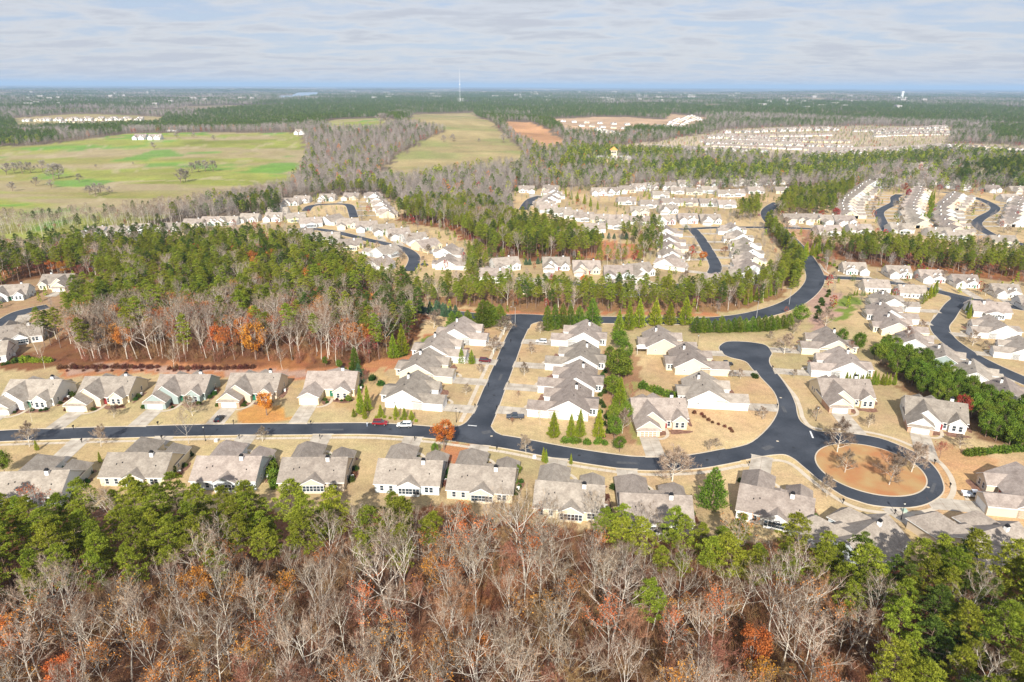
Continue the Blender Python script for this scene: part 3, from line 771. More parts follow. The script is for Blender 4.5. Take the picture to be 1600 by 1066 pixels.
        gd = (-4.9, -8.0)
        win += [(.8, -6.0, 1.5, .9, 1.6, 'f'), (2.9, -6.0, 1.5, .9, 1.6, 'f'), (5.6, -6.0, 1.5, .9, 1.6, 'f')]
        win += [(-5+k*2.5, 8.4, 1.5, 1.0, 1.4, 'b') for k in range(5)]
        win += [(8.0, 3.6, 1.6, .8, 1.3, 'r'), (-8.0, 3.6, 1.6, .8, 1.3, 'l')]
        ch = (5.4, 3.6); fd = (4.2, -6.0); vents = [(-4, 5.0)]
    else:           # plain gable body with the garage wing flush to one side
        wing(W, Rf, -8.5, 8.5, -3.2, 9.5, 3.0, 'x', .56)
        wing(W, Rf, -8.5, -2.0, -10, 0, 2.8, 'y', .50, 'gable', 'none', wm=0)
        wing(W, Rf, 2.0, 7.4, -5.8, 1, 2.9, 'y', .66, 'gable', 'none')
        wing(W, Rf, -4.5, 4.0, 6.5, 12.2, 2.7, 'y', .30, 'none', 'gable')
        gd = (-5.2, -10.0)
        win += [(3.6, -5.8, 1.55, .95, 1.6, 'f'), (5.8, -5.8, 1.55, .95, 1.6, 'f')]
        win += [(-3.6+k*1.05, 12.2, 1.5, .85, 1.6, 'b') for k in range(7)]
        win += [(4.0, 11.2, 1.5, .7, 1.5, 'r'), (4.0, 10.2, 1.5, .7, 1.5, 'r'), (-4.5, 11.2, 1.5, .7, 1.5, 'l'), (-4.5, 10.2, 1.5, .7, 1.5, 'l')]
        win += [(8.5, 5.2, 1.6, .8, 1.3, 'r'), (-8.5, 6.2, 1.9, .6, .5, 'l')]
        ch = (3.2, 4.8); fd = (.6, -3.2); vents = [(-3, 4.4), (5.5, 6.0)]
    return W, Rf, win, gd, ch, fd, vents
cache = {}
def window_meshes(w, h):
    k = ('win', round(w, 2), round(h, 2))
    if k not in cache:
        f = MB(); b = .11
        f.box(-w/2-b, w/2+b, -.05, .0, -h/2-b, -h/2).box(-w/2-b, w/2+b, -.05, .0, h/2, h/2+b)
        f.box(-w/2-b, -w/2, -.05, 0, -h/2, h/2).box(w/2, w/2+b, -.05, 0, -h/2, h/2).box(-w/2, w/2, -.045, -.012, -.035, .035)
        cache[k] = (f.mesh('window', M['trim']), MB().box(-w/2, w/2, -.02, .0, -h/2, h/2).mesh('pane', M['glass']))
    return cache[k]
def simple(key, fn):
    if key not in cache: cache[key] = fn()
    return cache[key]
def garage_mesh(brown, w):
    def mk():
        mb = MB().box(-w/2, w/2, -.03, 0, 0, 2.15)
        nx = 4
        for r in range(4):
            for c in range(nx):
                x0 = -w/2+w*c/nx+.09; x1 = -w/2+w*(c+1)/nx-.09
                mb.box(x0, x1, -.06, -.03, r*.535+.07, (r+1)*.535-.07, 1)
        fr = MB()
        return mb.mesh('garage_door', [M['door'], M['garage_brown'] if brown else M['trim']])
    return simple(('garage', brown, w), mk)
FACE = {'f': (0, 0), 'r': (math.pi/2, 1), 'b': (math.pi, 2), 'l': (-math.pi/2, 3)}
def shell_meshes(v, m):
    def mk():
        W, Rf, win, gd, ch, fd, vents = house_shell(v)
        if m < 0: W, Rf = W.flip_x(), Rf.flip_x()
        return W.mesh('wall', [M['white'], M['brick']]), Rf.mesh('roof', [M['roof'], M['trim']]), win, gd, ch, fd, vents
    return simple(('shell', v, m), mk)
house_sites = []
WALLNAME = {'white': 'white', 'cream': 'cream', 'grey': 'pale grey', 'sage': 'sage green', 'peach': 'tan'}
def set_slot(o, i, m_):
    o.material_slots[i].link = 'OBJECT'; o.material_slots[i].material = m_
def place_house(px, py, rz_deg, v=0, m=1, wall='white', label='', group=None, s=1.0, detail=2, brick_=False, brown=False, drive=True, exact=True, metal_roof=False, world=None, chimney=True):
    rz = R(rz_deg); c_, s_ = math.cos(rz), math.sin(rz)
    best = max((('f', (0, -1)), ('b', (0, 1)), ('l', (-1, 0)), ('r', (1, 0))), key=lambda q: -(s_*q[1][0]+c_*q[1][1]))[0]
    gx, gy = shell_meshes(v, m)[3]
    pf = {'f': (gx*m if exact else 0, gy if exact else -7), 'b': (0, 9.5), 'l': (-8.5, 0), 'r': (8.5, 0)}[best]
    ax, ay = world if world else G(px, py)
    if world: pf = (0, 0)
    X = ax-s*(c_*pf[0]-s_*pf[1]); Y = ay-s*(s_*pf[0]+c_*pf[1])
    Z = float(hgt(X, Y))
    wm, rm, win, gd, ch, fd, vents = shell_meshes(v, m)
    root = empty('house', (X, Y, Z), rz); root.scale = (s, s, s)
    tag(root, label, 'house', group)
    w = link(wm, 'wall', root); set_slot(w, 0, M[wall]); set_slot(w, 1, M['brick'] if brick_ else M[wall])
    rf = link(rm, 'roof', root)
    house_sites.append((X, Y, 11.5*s))
    def put(me, name, par, x, y, z, r=0):
        o = link(me, name, par); o.location = (x, y, z); o.rotation_euler = (0, 0, r); return o
    g = put(garage_mesh(brown, 4.9), 'garage_door', root, gd[0]*m, gd[1]-.003, .02)
    if chimney:
        cm = simple('chim', lambda: MB().box(-.48, .48, -.4, .4, 0, 3.5).mesh('chimney', M['chim']))
        cz = 3.9
        c = put(cm, 'chimney', root, ch[0]*m, ch[1], cz)
        if detail > 0:
            put(simple('cap', lambda: MB().box(-.55, .55, -.47, .47, 0, .12).box(-.35, .35, -.3, .3, .12, .5).mesh('chimney_cap', M['dark'])), 'chimney_cap', c, 0, 0, 3.5)
    if detail == 0: return root, X, Y, rz
    dm = simple('fdoor', lambda: MB().box(-.5, .5, -.06, 0, 0, 2.1).mesh('front_door', M['red_door']))
    d = put(dm, 'front_door', root, fd[0]*m, fd[1]-.003, .02)
    if random.random() < .5: set_slot(d, 0, M['green_door'])
    for (x, y, z, ww, hh, fc) in win:
        if detail == 1 and fc in 'lr' : continue
        if m < 0: x = -x; fc = {'l': 'r', 'r': 'l'}.get(fc, fc)
        fm, pm = window_meshes(ww, hh)
        a = FACE[fc][0]
        n = {'f': (0, -1), 'r': (1, 0), 'b': (0, 1), 'l': (-1, 0)}[fc]
        f = put(fm, 'window', root, x+n[0]*.003, y+n[1]*.003, z, a)
        if detail > 1: link(pm, 'pane', f)
        else:
            p_ = link(pm, 'pane', f)
    if detail > 1:
        vm = simple('vent', lambda: MB().box(-.12, .12, -.12, .12, -.6, .45).mesh('roof_vent', M['dark']))
        for x, y in vents:
            halfy = (9.5-(-3.0))/2; zz = 2.95+.6*(halfy-abs(y-3.3))
            put(vm, 'roof_vent', root, x*m, y, zz)
        gm = simple('foundation', lambda: MB().box(-8.52, 8.52, -2.9, 9.52, -.2, .28).mesh('foundation', M['chim']))
        sat = simple('hvac', lambda: MB().box(-.4, .4, -.4, .4, 0, .85).mesh('air_conditioner', M['chim']))
        put(sat, 'air_conditioner', root, 9.3*m, 3.0, 0)
    return root, X, Y, rz

def loc2w(X, Y, rz, x, y, s=1): return X+s*(math.cos(rz)*x-math.sin(rz)*y), Y+s*(math.sin(rz)*x+math.cos(rz)*y)
shrub_spots = []
def yard(X, Y, rz, m, v, s=1.0, detail=2, desc='', curve=True, maxlen=26):
    gd = shell_meshes(v, m)[3]
    # driveway: straight from the garage door to the street
    tt = np.arange(.5, maxlen, .4)
    x, y = loc2w(X, Y, rz, gd[0]*m, gd[1]-tt, s)
    hit = np.nonzero(on_road(x, y, .35))[0]
    a = tt[hit[0]] if len(hit) else 9.0
    q = [loc2w(X, Y, rz, gd[0]*m+dx, gd[1]-dy, s) for dx, dy in ((-2.8, 0.02), (2.8, .02), (2.9, a), (3.3, a+.5), (-3.3, a+.5), (-2.9, a))]
    if (rz % math.pi) >= 0: pass
    z = float(hgt(X, Y))
    o = sheet('driveway', q, z+.062+random.random()*.003, M['concrete'], label='concrete driveway from the garage down to the street')
    if detail > 1:   # expansion joints
        jb = MB()
        for t in np.arange(2.6, a, 3.0):
            p = [loc2w(X, Y, rz, gd[0]*m+dx, gd[1]-t-dy, s) for dx, dy in ((-2.7, 0), (2.7, 0), (2.7, .05), (-2.7, .05))]
            jb.add([(*c, z+.072) for c in p], [(0, 1, 2, 3)])
        p = [loc2w(X, Y, rz, gd[0]*m+dx, gd[1]-dy, s) for dx, dy in ((-.025, 0.1), (.025, .1), (.025, a), (-.025, a))]
        jb.add([(*c, z+.071) for c in p], [(0, 1, 2, 3)])
        if jb.v: tag(jb.build('driveway_joints', M['mulch']), None, None, None, 'structure')
        # garden path and planting bed
        pth = [loc2w(X, Y, rz, x*m, y, s) for x, y in ((-2.2, -11.6), (-.6, -11.2), (.8, -9.6), (1.4, -7.4), (1.3, -4.6))]
        pth = smooth(pth, n=4)
        a_, b_ = offset(pth, .5), offset(pth, -.5)
        n = len(pth)
        o = MB().add([(*c, z+.066) for c in a_]+[(*c, z+.066) for c in b_], [(n+i, n+i+1, i+1, i) for i in range(n-1)]).build('garden_path', M['walk']); tag(o, None, None, None, 'structure')
        for cx_, cy_, rx, ry in ((-.2, -7.2, 1.7, 2.2), (5.2, -6.8, 3.6, 1.5), (9.6, 1, .9, 4)):
            k = 22; rr_ = [1+.18*math.sin(3*t+cx_+X)+.1*math.sin(5*t+Y) for t in np.linspace(0, 2*math.pi, k, endpoint=False)]
            pl = [loc2w(X, Y, rz, (cx_+rx*r_*math.cos(t))*m, cy_+ry*r_*math.sin(t), s) for r_, t in zip(rr_, np.linspace(0, 2*math.pi, k, endpoint=False))]
            sheet('planting_bed', pl, z+.02+random.random()*.006, M['mulch'])
        for x, y, h_ in ((-1.2, -6.6, 1.0), (-.9, -8.3, .9), (.2, -8.7, .7), (3.4, -6.4, .9), (4.7, -6.5, .8), (6.1, -6.6, 1.0), (7.6, -6.3, 1.2), (9.4, -1, 1.2), (9.5, 1.4, 1.1), (-9.1, -8.9, 1.2), (9.3, 4.6, 1.4)):
            if random.random() < .75:
                p = loc2w(X, Y, rz, (x+random.uniform(-.4, .4))*m, y+random.uniform(-.4, .4), s)
                shrub_spots.append((p[0], p[1], h_*random.uniform(.8, 1.35), random.choice(['shrub', 'shrub', 'shrub', 'shrub_red']), desc))
ORD = ['first', 'second', 'third', 'fourth', 'fifth', 'sixth', 'seventh', 'eighth', 'ninth', 'tenth', 'eleventh', 'twelfth', 'thirteenth', 'fourteenth', 'fifteenth', 'sixteenth', 'seventeenth', 'eighteenth', 'nineteenth', 'twentieth']
def ordn(i):
    return ORD[i] if i < 20 else ('twenty-'+ORD[i-20])
# (px, py, heading, variant, mirror, wall, label, options)
NEAR = [
 (-2, 649, 0, 0, 1, 'white', 'white house with porch at the far left edge, north side of the main street', {}),
 (120, 643.5, 0, 0, 1, 'cream', 'cream house left of the white-garage house, empty driveway', dict()),
 (243, 639.5, 0, 0, 1, 'sage', 'house with sage green side wall and bright white garage door', {}),
 (358, 637, 0, 0, 1, 'peach', 'tan brick-front house with black car on its driveway', dict(brick_=True)),
 (483, 633, 0, 3, 1, 'cream', 'brick-garage house next to the tall cypresses, last one of the north row', dict(brick_=True)),
 (42, 792, 184, 1, -1, 'grey', 'large grey-sided house at the lower left edge, south side of main street', {}),
 (208, 760, 180, 1, -1, 'cream', 'cream house seen from behind with sunroom windows above the left pine wood', {}),
 (350, 766, 180, 1, -1, 'grey', 'grey-roofed house behind the pines, south of the driveway with black car', {}),
 (487, 768, 181, 1, -1, 'peach', 'house half veiled by bare orange-tipped trees, south side of main street', {}),
 (636, 772, 176, 1, -1, 'grey', 'house with blue-grey dormer valley left of the orange street tree', {}),
 (749, 783, 173, 1, -1, 'cream', 'house with full row of rear windows just below the street junction', {}),
 (887, 812, 172, 1, -1, 'cream', 'brown-roofed house with tree shadow on its roof, right of the window-row house', {}),
 (1026, 832, 176, 1, -1, 'white', 'house mostly hidden by pines below the big round bare tree', {}),
 (1206, 824, 157, 1, -1, 'white', 'wide-roofed house with white gable lower left of the turning circle', {}),
 (1388, 884, 216, 1, -1, 'grey', 'house roof poking out of pines directly below the turning circle', {}),
 (1578, 892, 200, 1, -1, 'peach', 'low hipped grey house at the lower right edge below the white pickup', dict(drive=True)),
 (1610, 812, 260, 3, -1, 'peach', 'tan house at the right edge at the end of the white pickup driveway', {}),
 (645, 640, 80.7, 3, 1, 'white', 'white house on the corner of main and side street, nearest of its row', {}),
 (664, 597, 80.7, 3, 1, 'cream', 'cream-yellow walled house, second up the west side of the side street', {}),
 (687, 566, 80.7, 3, 1, 'white', 'white house beside the maroon car, third up the west side', {}),
 (722, 539, 80.7, 3, 1, 'white', 'white house with brown trees in front, fourth and farthest up the west side', {}),
 (872, 655, -99.3, 3, -1, 'white', 'white house behind the four cypresses, nearest on the east side of side street', {}),
 (885, 617, -99.3, 3, -1, 'white', 'white house with long sunroom window strip, second up the east side', {}),
 (893, 581, -99.3, 3, -1, 'white', 'white house with rear deck, third up the east side', {}),
 (899, 543, -99.3, 3, -1, 'white', 'white house beside the white parked car, fourth up the east side', {}),
 (1048, 555, 86, 3, 1, 'peach', 'tan-gabled house with solar panels and white awning left of the cul-de-sac bulb', {}),
 (1095, 587, 86, 3, 1, 'cream', 'pale house beside the dark pickup on the left of the cul-de-sac', {}),
 (1120, 640, 84, 3, 1, 'white', 'white house with chimney inside the bend of the cul-de-sac stem', {}),
 (1013, 682.5, 0, 0, 1, 'peach', 'front-facing house with brown panelled garage doors above the main street', dict(brown=True, brick_=False)),
 (1293, 556, -98, 3, -1, 'cream', 'cream-gabled house top right of the cul-de-sac bulb', {}),
 (1312, 592, -100, 3, -1, 'white', 'white house with long driveway right of the cul-de-sac bulb', {}),
 (1312, 646, -4, 0, 1, 'cream', 'front-facing cream house with blue-grey bay roof above the turning circle', dict(brick_=True)),
 (1437, 678, -22, 0, 1, 'white', 'big brown-roofed house with white gable right of the turning circle', dict(brick_=True)),
 # left cluster
 (92, 456, 6, 0, -1, 'cream', 'house in the woods left with white front gables beside the curved street', {}),
 (30, 538, 205, 1, -1, 'white', 'big white-gabled house with chimney at the left edge under the woods', {}),
 (-12, 476, 15, 0, 1, 'grey', 'grey house cut by the left edge above the curved street', {}),
 (-30, 570, 200, 1, -1, 'white', 'pale house corner at the far left edge behind green shrubs', {}),
 # ridge street, right
 (1351, 431, -6, 2, -1, 'white', 'first small white house from the left on the ridge street, two-gabled', {}),
 (1398, 436, -6, 2, 1, 'white', 'small white house with two dormers, second on the ridge street', {}),
 (1450, 443, -6, 2, 1, 'white', 'small white house with grey roof, third on the ridge street', {}),
 (1502, 451, -8, 2, 1, 'white', 'dormered house by the street fork, fourth on the ridge street', {}),
 (1566, 467, -8, 2, 1, 'white', 'dormered house at the right end of the ridge street', {}),
 (1610, 487, -8, 2, 1, 'white', 'house at the right edge cut by the frame on the ridge street', {}),
 (1372, 458, 174, 2, 1, 'white', 'white house back-on to the garden below the ridge street, left one', {}),
 (1428, 467, 170, 2, 1, 'white', 'white house back-on to the garden below the ridge street, beside conifers', {}),
 (1550, 497, 168, 3, 1, 'white', 'white back-on house right of the street fork', {}),
 (1404, 487, 82, 3, 1, 'white', 'white house at the top of the stacked row left of the right hand street', {}),
 (1400, 506, 80, 3, 1, 'white', 'second white house down the stacked row left of right hand street', {}),
 (1412, 527, 76, 3, 1, 'cream', 'third house down the stacked row left of the right hand street', {}),
 (1438, 553, 66, 3, 1, 'white', 'fourth house down the row, above the dark evergreens', {}),
 (1486, 580, 64, 3, 1, 'sage', 'house with pale green gable, fifth down the row above the evergreens', {}),
 (1535, 608, 62, 3, 1, 'white', 'sixth house down the row, right above the evergreens', {}),
 (1588, 641, 62, 3, 1, 'white', 'last house of the evergreen row at the right edge', {}),
 (1556, 530, -100, 3, -1, 'white', 'long white-walled house right of the right hand street', {}),
 (1592, 563, -110, 3, -1, 'white', 'white house with driveway at the right edge beside the right hand street', {}),
]
for (px, py, rz, v, m, wl, lab, op) in NEAR:
    op = dict(op); dr = op.pop('drive', True)
    root, X, Y, rr_ = place_house(px, py, rz, v, m, wl, lab, 'houses of the near streets', detail=2, s=.80 if (v == 2 and px > 1300) else (.87 if (1420 < px < 1600 and 548 < py < 650) else (.93 if (py < 500 or px > 1380 and py < 660) else 1.0)), **op)
    yard(X, Y, rr_, m, v, root.scale[0], 2 if py > 525 else 1, lab)

def row(name, pts, v=3, rz=None, m=1, s=.9, walls=('white', 'white', 'cream', 'white', 'grey'), detail=1, group=None, drive=True):
    if 'stack' in name or 'column' in name:      # close rows side by side: one house every 20 m or so
        q = [pts[0]]
        for a_, b_ in zip(pts[:-1], pts[1:]):
            A, B = G(*a_[:2]), G(*b_[:2]); n_ = max(1, round(math.dist(A, B)/20.5))
            if math.dist(A, B) > 60: n_ = 1
            for k in range(1, n_+1): q.append((*P(A[0]+(B[0]-A[0])*k/n_, A[1]+(B[1]-A[1])*k/n_)[:2], b_[2]))
        pts = q
    for i, p in enumerate(pts):
        px, py = p[:2]; r_ = p[2] if len(p) > 2 else rz
        wl = walls[(i*7+len(name)) % len(walls)]
        vv = v if not isinstance(v, (list, tuple)) else v[i % len(v)]
        lab = '%s-walled house, %s in the %s' % (WALLNAME[wl], ordn(i), name)
        root, X, Y, rr_ = place_house(px, py, r_, vv, m, wl, lab, group or name, s=s, detail=detail, exact=False)
        if drive: yard(X, Y, rr_, m, vv, s, 1)
row('curved row right of the left crescent', [(544, 358, 12), (574, 362, 14), (602, 367, 18), (627, 374, 22), (655, 382, 28), (680, 392, 45), (700, 404, 75), (704, 422, 88)], s=.92)
row('inner row of the left crescent', [(433, 338, 185), (462, 347, 200), (487, 355, 200), (512, 352, 60), (470, 374, 190), (512, 380, 190), (548, 391, 200), (583, 402, 235), (574, 424, 250)], s=.95, m=-1)
row('row at the end of the left loop', [(452, 322, 0), (469, 318, 0), (509, 315, 0), (546, 313, -5), (580, 312, -90), (584, 319, -90), (590, 326, -90), (595, 333, -90), (601, 341, -90)], v=[0, 3], s=.85)
row('row behind the left pine wood from left', [(140, 370, -6), (176, 369, -6), (213, 366, -4), (260, 364, 0), (297, 357, 0), (325, 354, 0), (352, 353, 0), (386, 348, 0), (425, 347, 0)], v=[0, 3, 2], s=.85)
row('row facing the middle street from left', [(797, 424, 20), (870, 424, 0), (918, 430, 0), (967, 438, -4), (1010, 434, 25), (1045, 422, 60)], v=[3, 0, 0], s=.92)
row('stack left of the middle bend from below', [(1056, 407, 88), (1054, 395, 86), (1051, 384, 84), (1047, 370, 80)], s=.85)
row('houses below the middle street from left', [(772, 441, 178), (830, 458, 178), (985, 462, 178), (1118, 452, 150)], s=.95, m=-1)
row('stack right of the middle bend from top', [(1143, 367, -92), (1153, 380, -92), (1164, 393, -92), (1167, 405, -92), (1170, 418, -92), (1168, 431, -95), (1152, 443, -110)], s=.95, m=-1)
row('north column beside the small cul-de-sac', [(823, 302, 0), (857, 301, -20), (864, 312, -92), (849, 323, -92), (858, 333, 190), (880, 338, 190), (897, 342, 185), (914, 346, 185), (938, 349, 182), (967, 350, 180), (1001, 352, 180), (929, 364, 180)], s=.93, m=-1)
row('top line of the north estate from left', [(937, 306, 0), (960, 305, 0), (982, 302, 0), (1000, 299, 0), (1019, 297, 0), (1046, 296, 0), (1072, 293, 0), (1098, 291, 0), (1124, 292, 0), (1156, 291, 0), (1182, 292, 0), (1206, 289, 0), (1229, 288, 0)], v=[2, 0, 3], s=.93)
row('second line of the north estate from left', [(980, 320, 180), (1015, 325, 178), (1048, 322, 180), (1077, 322, 180), (1108, 323, 180), (1137, 325, 182), (1033, 310, 180), (1061, 303, 180), (1085, 305, 180), (1109, 302, 180), (1135, 308, 180), (1152, 307, 180), (1182, 303, 180), (1225, 303, 180)], v=[1, 3], s=.93, m=-1)
row('third line of the north estate from left', [(1046, 335, 0), (1001, 338, 0), (1041, 352, 0), (1077, 350, 0), (1113, 351, 0)], v=[0, 2], s=.95)
row('line left of the red maples from left', [(1273, 350, 0), (1303, 352, 0), (1325, 353, 0), (1297, 368, 180), (1346, 366, 178), (1245, 350, 0)], s=.95)
row('left stack of column one from top', [(1372, 292, 90), (1361, 299, 90), (1355, 306, 90), (1345, 314, 90), (1335, 323, 90), (1332, 332, 90), (1335, 342, 90)], s=.95, walls=('grey', 'peach', 'cream', 'grey', 'peach'))
row('right stack of column one from top', [(1440, 304, -90), (1438, 312, -90), (1433, 321, -90), (1428, 331, -90), (1428, 342, -90), (1437, 357, -90)], s=.95, m=-1, walls=('grey', 'peach', 'cream', 'grey', 'peach'))
row('left stack of column two from top', [(1508, 313, 90), (1502, 321, 90), (1492, 330, 90), (1488, 338, 90), (1490, 351, 90), (1503, 368, 88)], s=.95, walls=('grey', 'peach', 'cream', 'grey', 'peach'))
row('right stack of column two from top', [(1600, 320, -90), (1594, 330, -90), (1592, 341, -90), (1586, 355, -90)], s=.86, m=-1)
row('far cluster among red maples', [(1377, 283, 0), (1396, 287, 0), (1409, 291, 0), (1417, 263, 0), (1437, 264, 0), (1452, 263, 0), (1437, 292, 0), (1465, 288, 0), (1487, 294, 0), (1510, 297, 10), (1556, 301, 0), (1584, 317, 0), (1597, 303, 0), (1487, 258, 0), (1425, 276, 0), (1450, 278, 0)], v=[0, 3, 2], s=.95)
row('line just beyond the right pine belt', [(1411, 365, 178), (1471, 372, 178), (1500, 376, 178), (1571, 385, 176)], s=.95)

# far estates: rows of small houses a long way off
DH = MB()
def joined_house(x, y, rz, s):
    h0 = float(hgt(x, y)); c_, s_ = math.cos(rz), math.sin(rz)
    W, Rf = MB(), MB()
    wing(W, Rf, -8.5, 8.5, -3, 9, 3, 'x', .6); wing(W, Rf, -8.4, -1.6, -9, 0, 2.8, 'y', .7, 'gable', 'none')
    wm_ = random.choice((0, 0, 3))
    for mb, off in ((W, None), (Rf, 1)):
        vs = [(x+s*(c_*a-s_*b), y+s*(s_*a+c_*b), h0+s*c) for a, b, c in mb.v]
        o = len(DH.v); DH.v += vs
        for f, m_ in zip(mb.f, mb.m): DH.f.append(tuple(i+o for i in f)); DH.m.append(wm_ if off is None else 1+m_)
    house_sites.append((x, y, 9.5*s))
def far_rows_joined(a, b, n, rz, bow=0., s=.85):
    A, B = G(*a), G(*b)
    for i in range(n):
        t = (i+.5)/n
        joined_house(A[0]+(B[0]-A[0])*t+random.uniform(-2, 2), A[1]+(B[1]-A[1])*t+bow*math.sin(math.pi*t)+random.uniform(-3, 3), R(rz+random.uniform(-8, 8)), s)
def far_row(name, a, b, n, rz, v=(3,), bow=0.0, s=.93, walls=('white', 'white', 'cream', 'grey')):
    A, B = G(*a), G(*b)
    for i in range(n):
        t = (i+.5)/n
        x = A[0]+(B[0]-A[0])*t+random.uniform(-2, 2); y = A[1]+(B[1]-A[1])*t+bow*math.sin(math.pi*t)+random.uniform(-3, 3)
        wl = walls[(i*5+n) % len(walls)]
        place_house(0, 0, rz+random.uniform(-6, 6), v[i % len(v)], 1, wl, '%s house, %s from left, %s' % (WALLNAME[wl], ordn(i), name), name, s=s, detail=0, world=(x, y), chimney=i % 3 == 0)
far_row('nearest far row left of the orange-roofed tower house', (1020, 232), (1200, 238), 12, 0, (0, 3))
far_row('second far row left of the dark pine strip', (1100, 226), (1335, 232), 15, 0, (3, 0))
far_row('far row in front of the dark pine strip', (1262, 243), (1475, 231), 16, 8, (0, 3))
far_row('far row right of the dark pine strip', (1478, 232), (1608, 243), 11, 80, (3,))
far_row('far curved row behind the second', (1105, 216), (1262, 220), 12, 0, (3, 0), 20)
far_row('far row on the slope above the dark pine strip', (1365, 211), (1485, 207), 10, 5, (0, 3))
far_row('highest far row of the right estate', (1370, 204), (1480, 200), 9, 0, (3,))
far_row('far upper left row of the right estate', (1130, 208), (1310, 204), 13, 0, (0, 3))
far_row('row of new houses on the clay site', (932, 203), (972, 211), 7, 85, (3,))
far_row('scattered new houses on the red clay', (870, 190), (1040, 199), 8, 0, (0, 2))
far_row('two-sided row climbing from the clay site', (1048, 199), (1078, 182), 8, 85, (3,))
far_row('row descending behind the clay site', (1080, 181), (1098, 189), 5, 85, (3,))
far_row('white estate beyond the left field', (35, 190), (225, 189), 12, 0, (2, 0), 0, 1.15, ('white', 'white', 'cream'))

for a_ in [((1015, 236), (1110, 240), 7, 180), ((1095, 222), (1250, 226), 15, 180), ((1140, 219), (1330, 223), 17, 0), ((1265, 238), (1470, 228), 20, 180), ((1275, 246), (1400, 239), 12, 0), ((1120, 212), (1300, 212), 16, 180), ((1110, 229), (1330, 237), 18, 180),
           ((1365, 214), (1485, 211), 13, 180), ((1368, 207), (1484, 203), 12, 0), ((1330, 206), (1480, 198), 13, 180), ((1480, 229), (1610, 238), 14, 80), ((1490, 236), (1605, 248), 12, 80), ((940, 207), (985, 214), 7, 85), ((1000, 232), (1100, 236), 7, 0),
           ((900, 197), (1000, 203), 6, 0), ((1060, 200), (1092, 184), 9, 85), ((1038, 200), (1062, 186), 6, 85), ((60, 187), (230, 185), 8, 0), ((90, 192), (170, 193), 5, 0), ((1250, 300), (1300, 296), 2, 0), ((1190, 205), (1300, 201), 10, 0)]:
    far_rows_joined(*a_)
dho = DH.build('distant_houses', [M['white'], M['roof'], M['trim'], M['cream']])
tag(dho, 'rows of small pale houses of the far estates', None, None, 'stuff')
# ------------------------------------------------------------------ trees
class TM:
    """triangles only, gathered in lists of arrays"""
    def __init__(s): s.V = []; s.F = []; s.n = 0
    def add(s, V, F):
        V = np.asarray(V, float).reshape(-1, 3); F = np.asarray(F, int).reshape(-1, 3)
        s.V.append(V); s.F.append(F+s.n); s.n += len(V)
    def mesh(s, name, m):
        return tri_mesh(name, np.vstack(s.V), np.vstack(s.F), m)
def unit(v): return v/ (np.linalg.norm(v)+1e-9)
def tube_t(tm, pts, rads, n):
    pts = np.asarray(pts, float); k = len(pts); V = []
    for i in range(k):
        d = unit(pts[min(i+1, k-1)]-pts[max(i-1, 0)])
        a = unit(np.cross(d, (0.3, 1, 0.1) if abs(d[1]) < .9 else (1, 0, 0))); b = np.cross(d, a)
        for j in range(n):
            t = 2*math.pi*j/n; V.append(pts[i]+rads[i]*(math.cos(t)*a+math.sin(t)*b))
    F = []
    for i in range(k-1):
        for j in range(n):
            p, q = i*n+j, i*n+(j+1) % n
            F += [(p, q, q+n), (p, q+n, p+n)]
    tm.add(V, F)
def spikes(tm, base, dirs, length, width):
    """flat tapered twigs: one triangle each"""
    n = len(base)
    side = np.cross(dirs, rng.normal(size=(n, 3))); side /= np.linalg.norm(side, axis=1)[:, None]+1e-9
    w = np.asarray(width).reshape(-1, 1)*side/2; l = np.asarray(length).reshape(-1, 1)
    V = np.stack([base-w, base+w, base+dirs*l], 1).reshape(-1, 3)
    tm.add(V, np.arange(3*n).reshape(-1, 3))
def leaves(tm, cen, size):
    n = len(cen); a = rng.normal(size=(n, 3)); a /= np.linalg.norm(a, axis=1)[:, None]
    b = np.cross(a, rng.normal(size=(n, 3))); b /= np.linalg.norm(b, axis=1)[:, None]
    s_ = np.asarray(size).reshape(-1, 1)
    V = np.stack([cen-a*s_, cen+b*s_*.7, cen+a*s_, cen-b*s_*.7], 1).reshape(-1, 3)
    i = np.arange(n)[:, None]*4
    tm.add(V, np.concatenate([i+[0, 1, 2], i+[0, 2, 3]], 1).reshape(-1, 3))
UP = np.array((0, 0, 1.0))
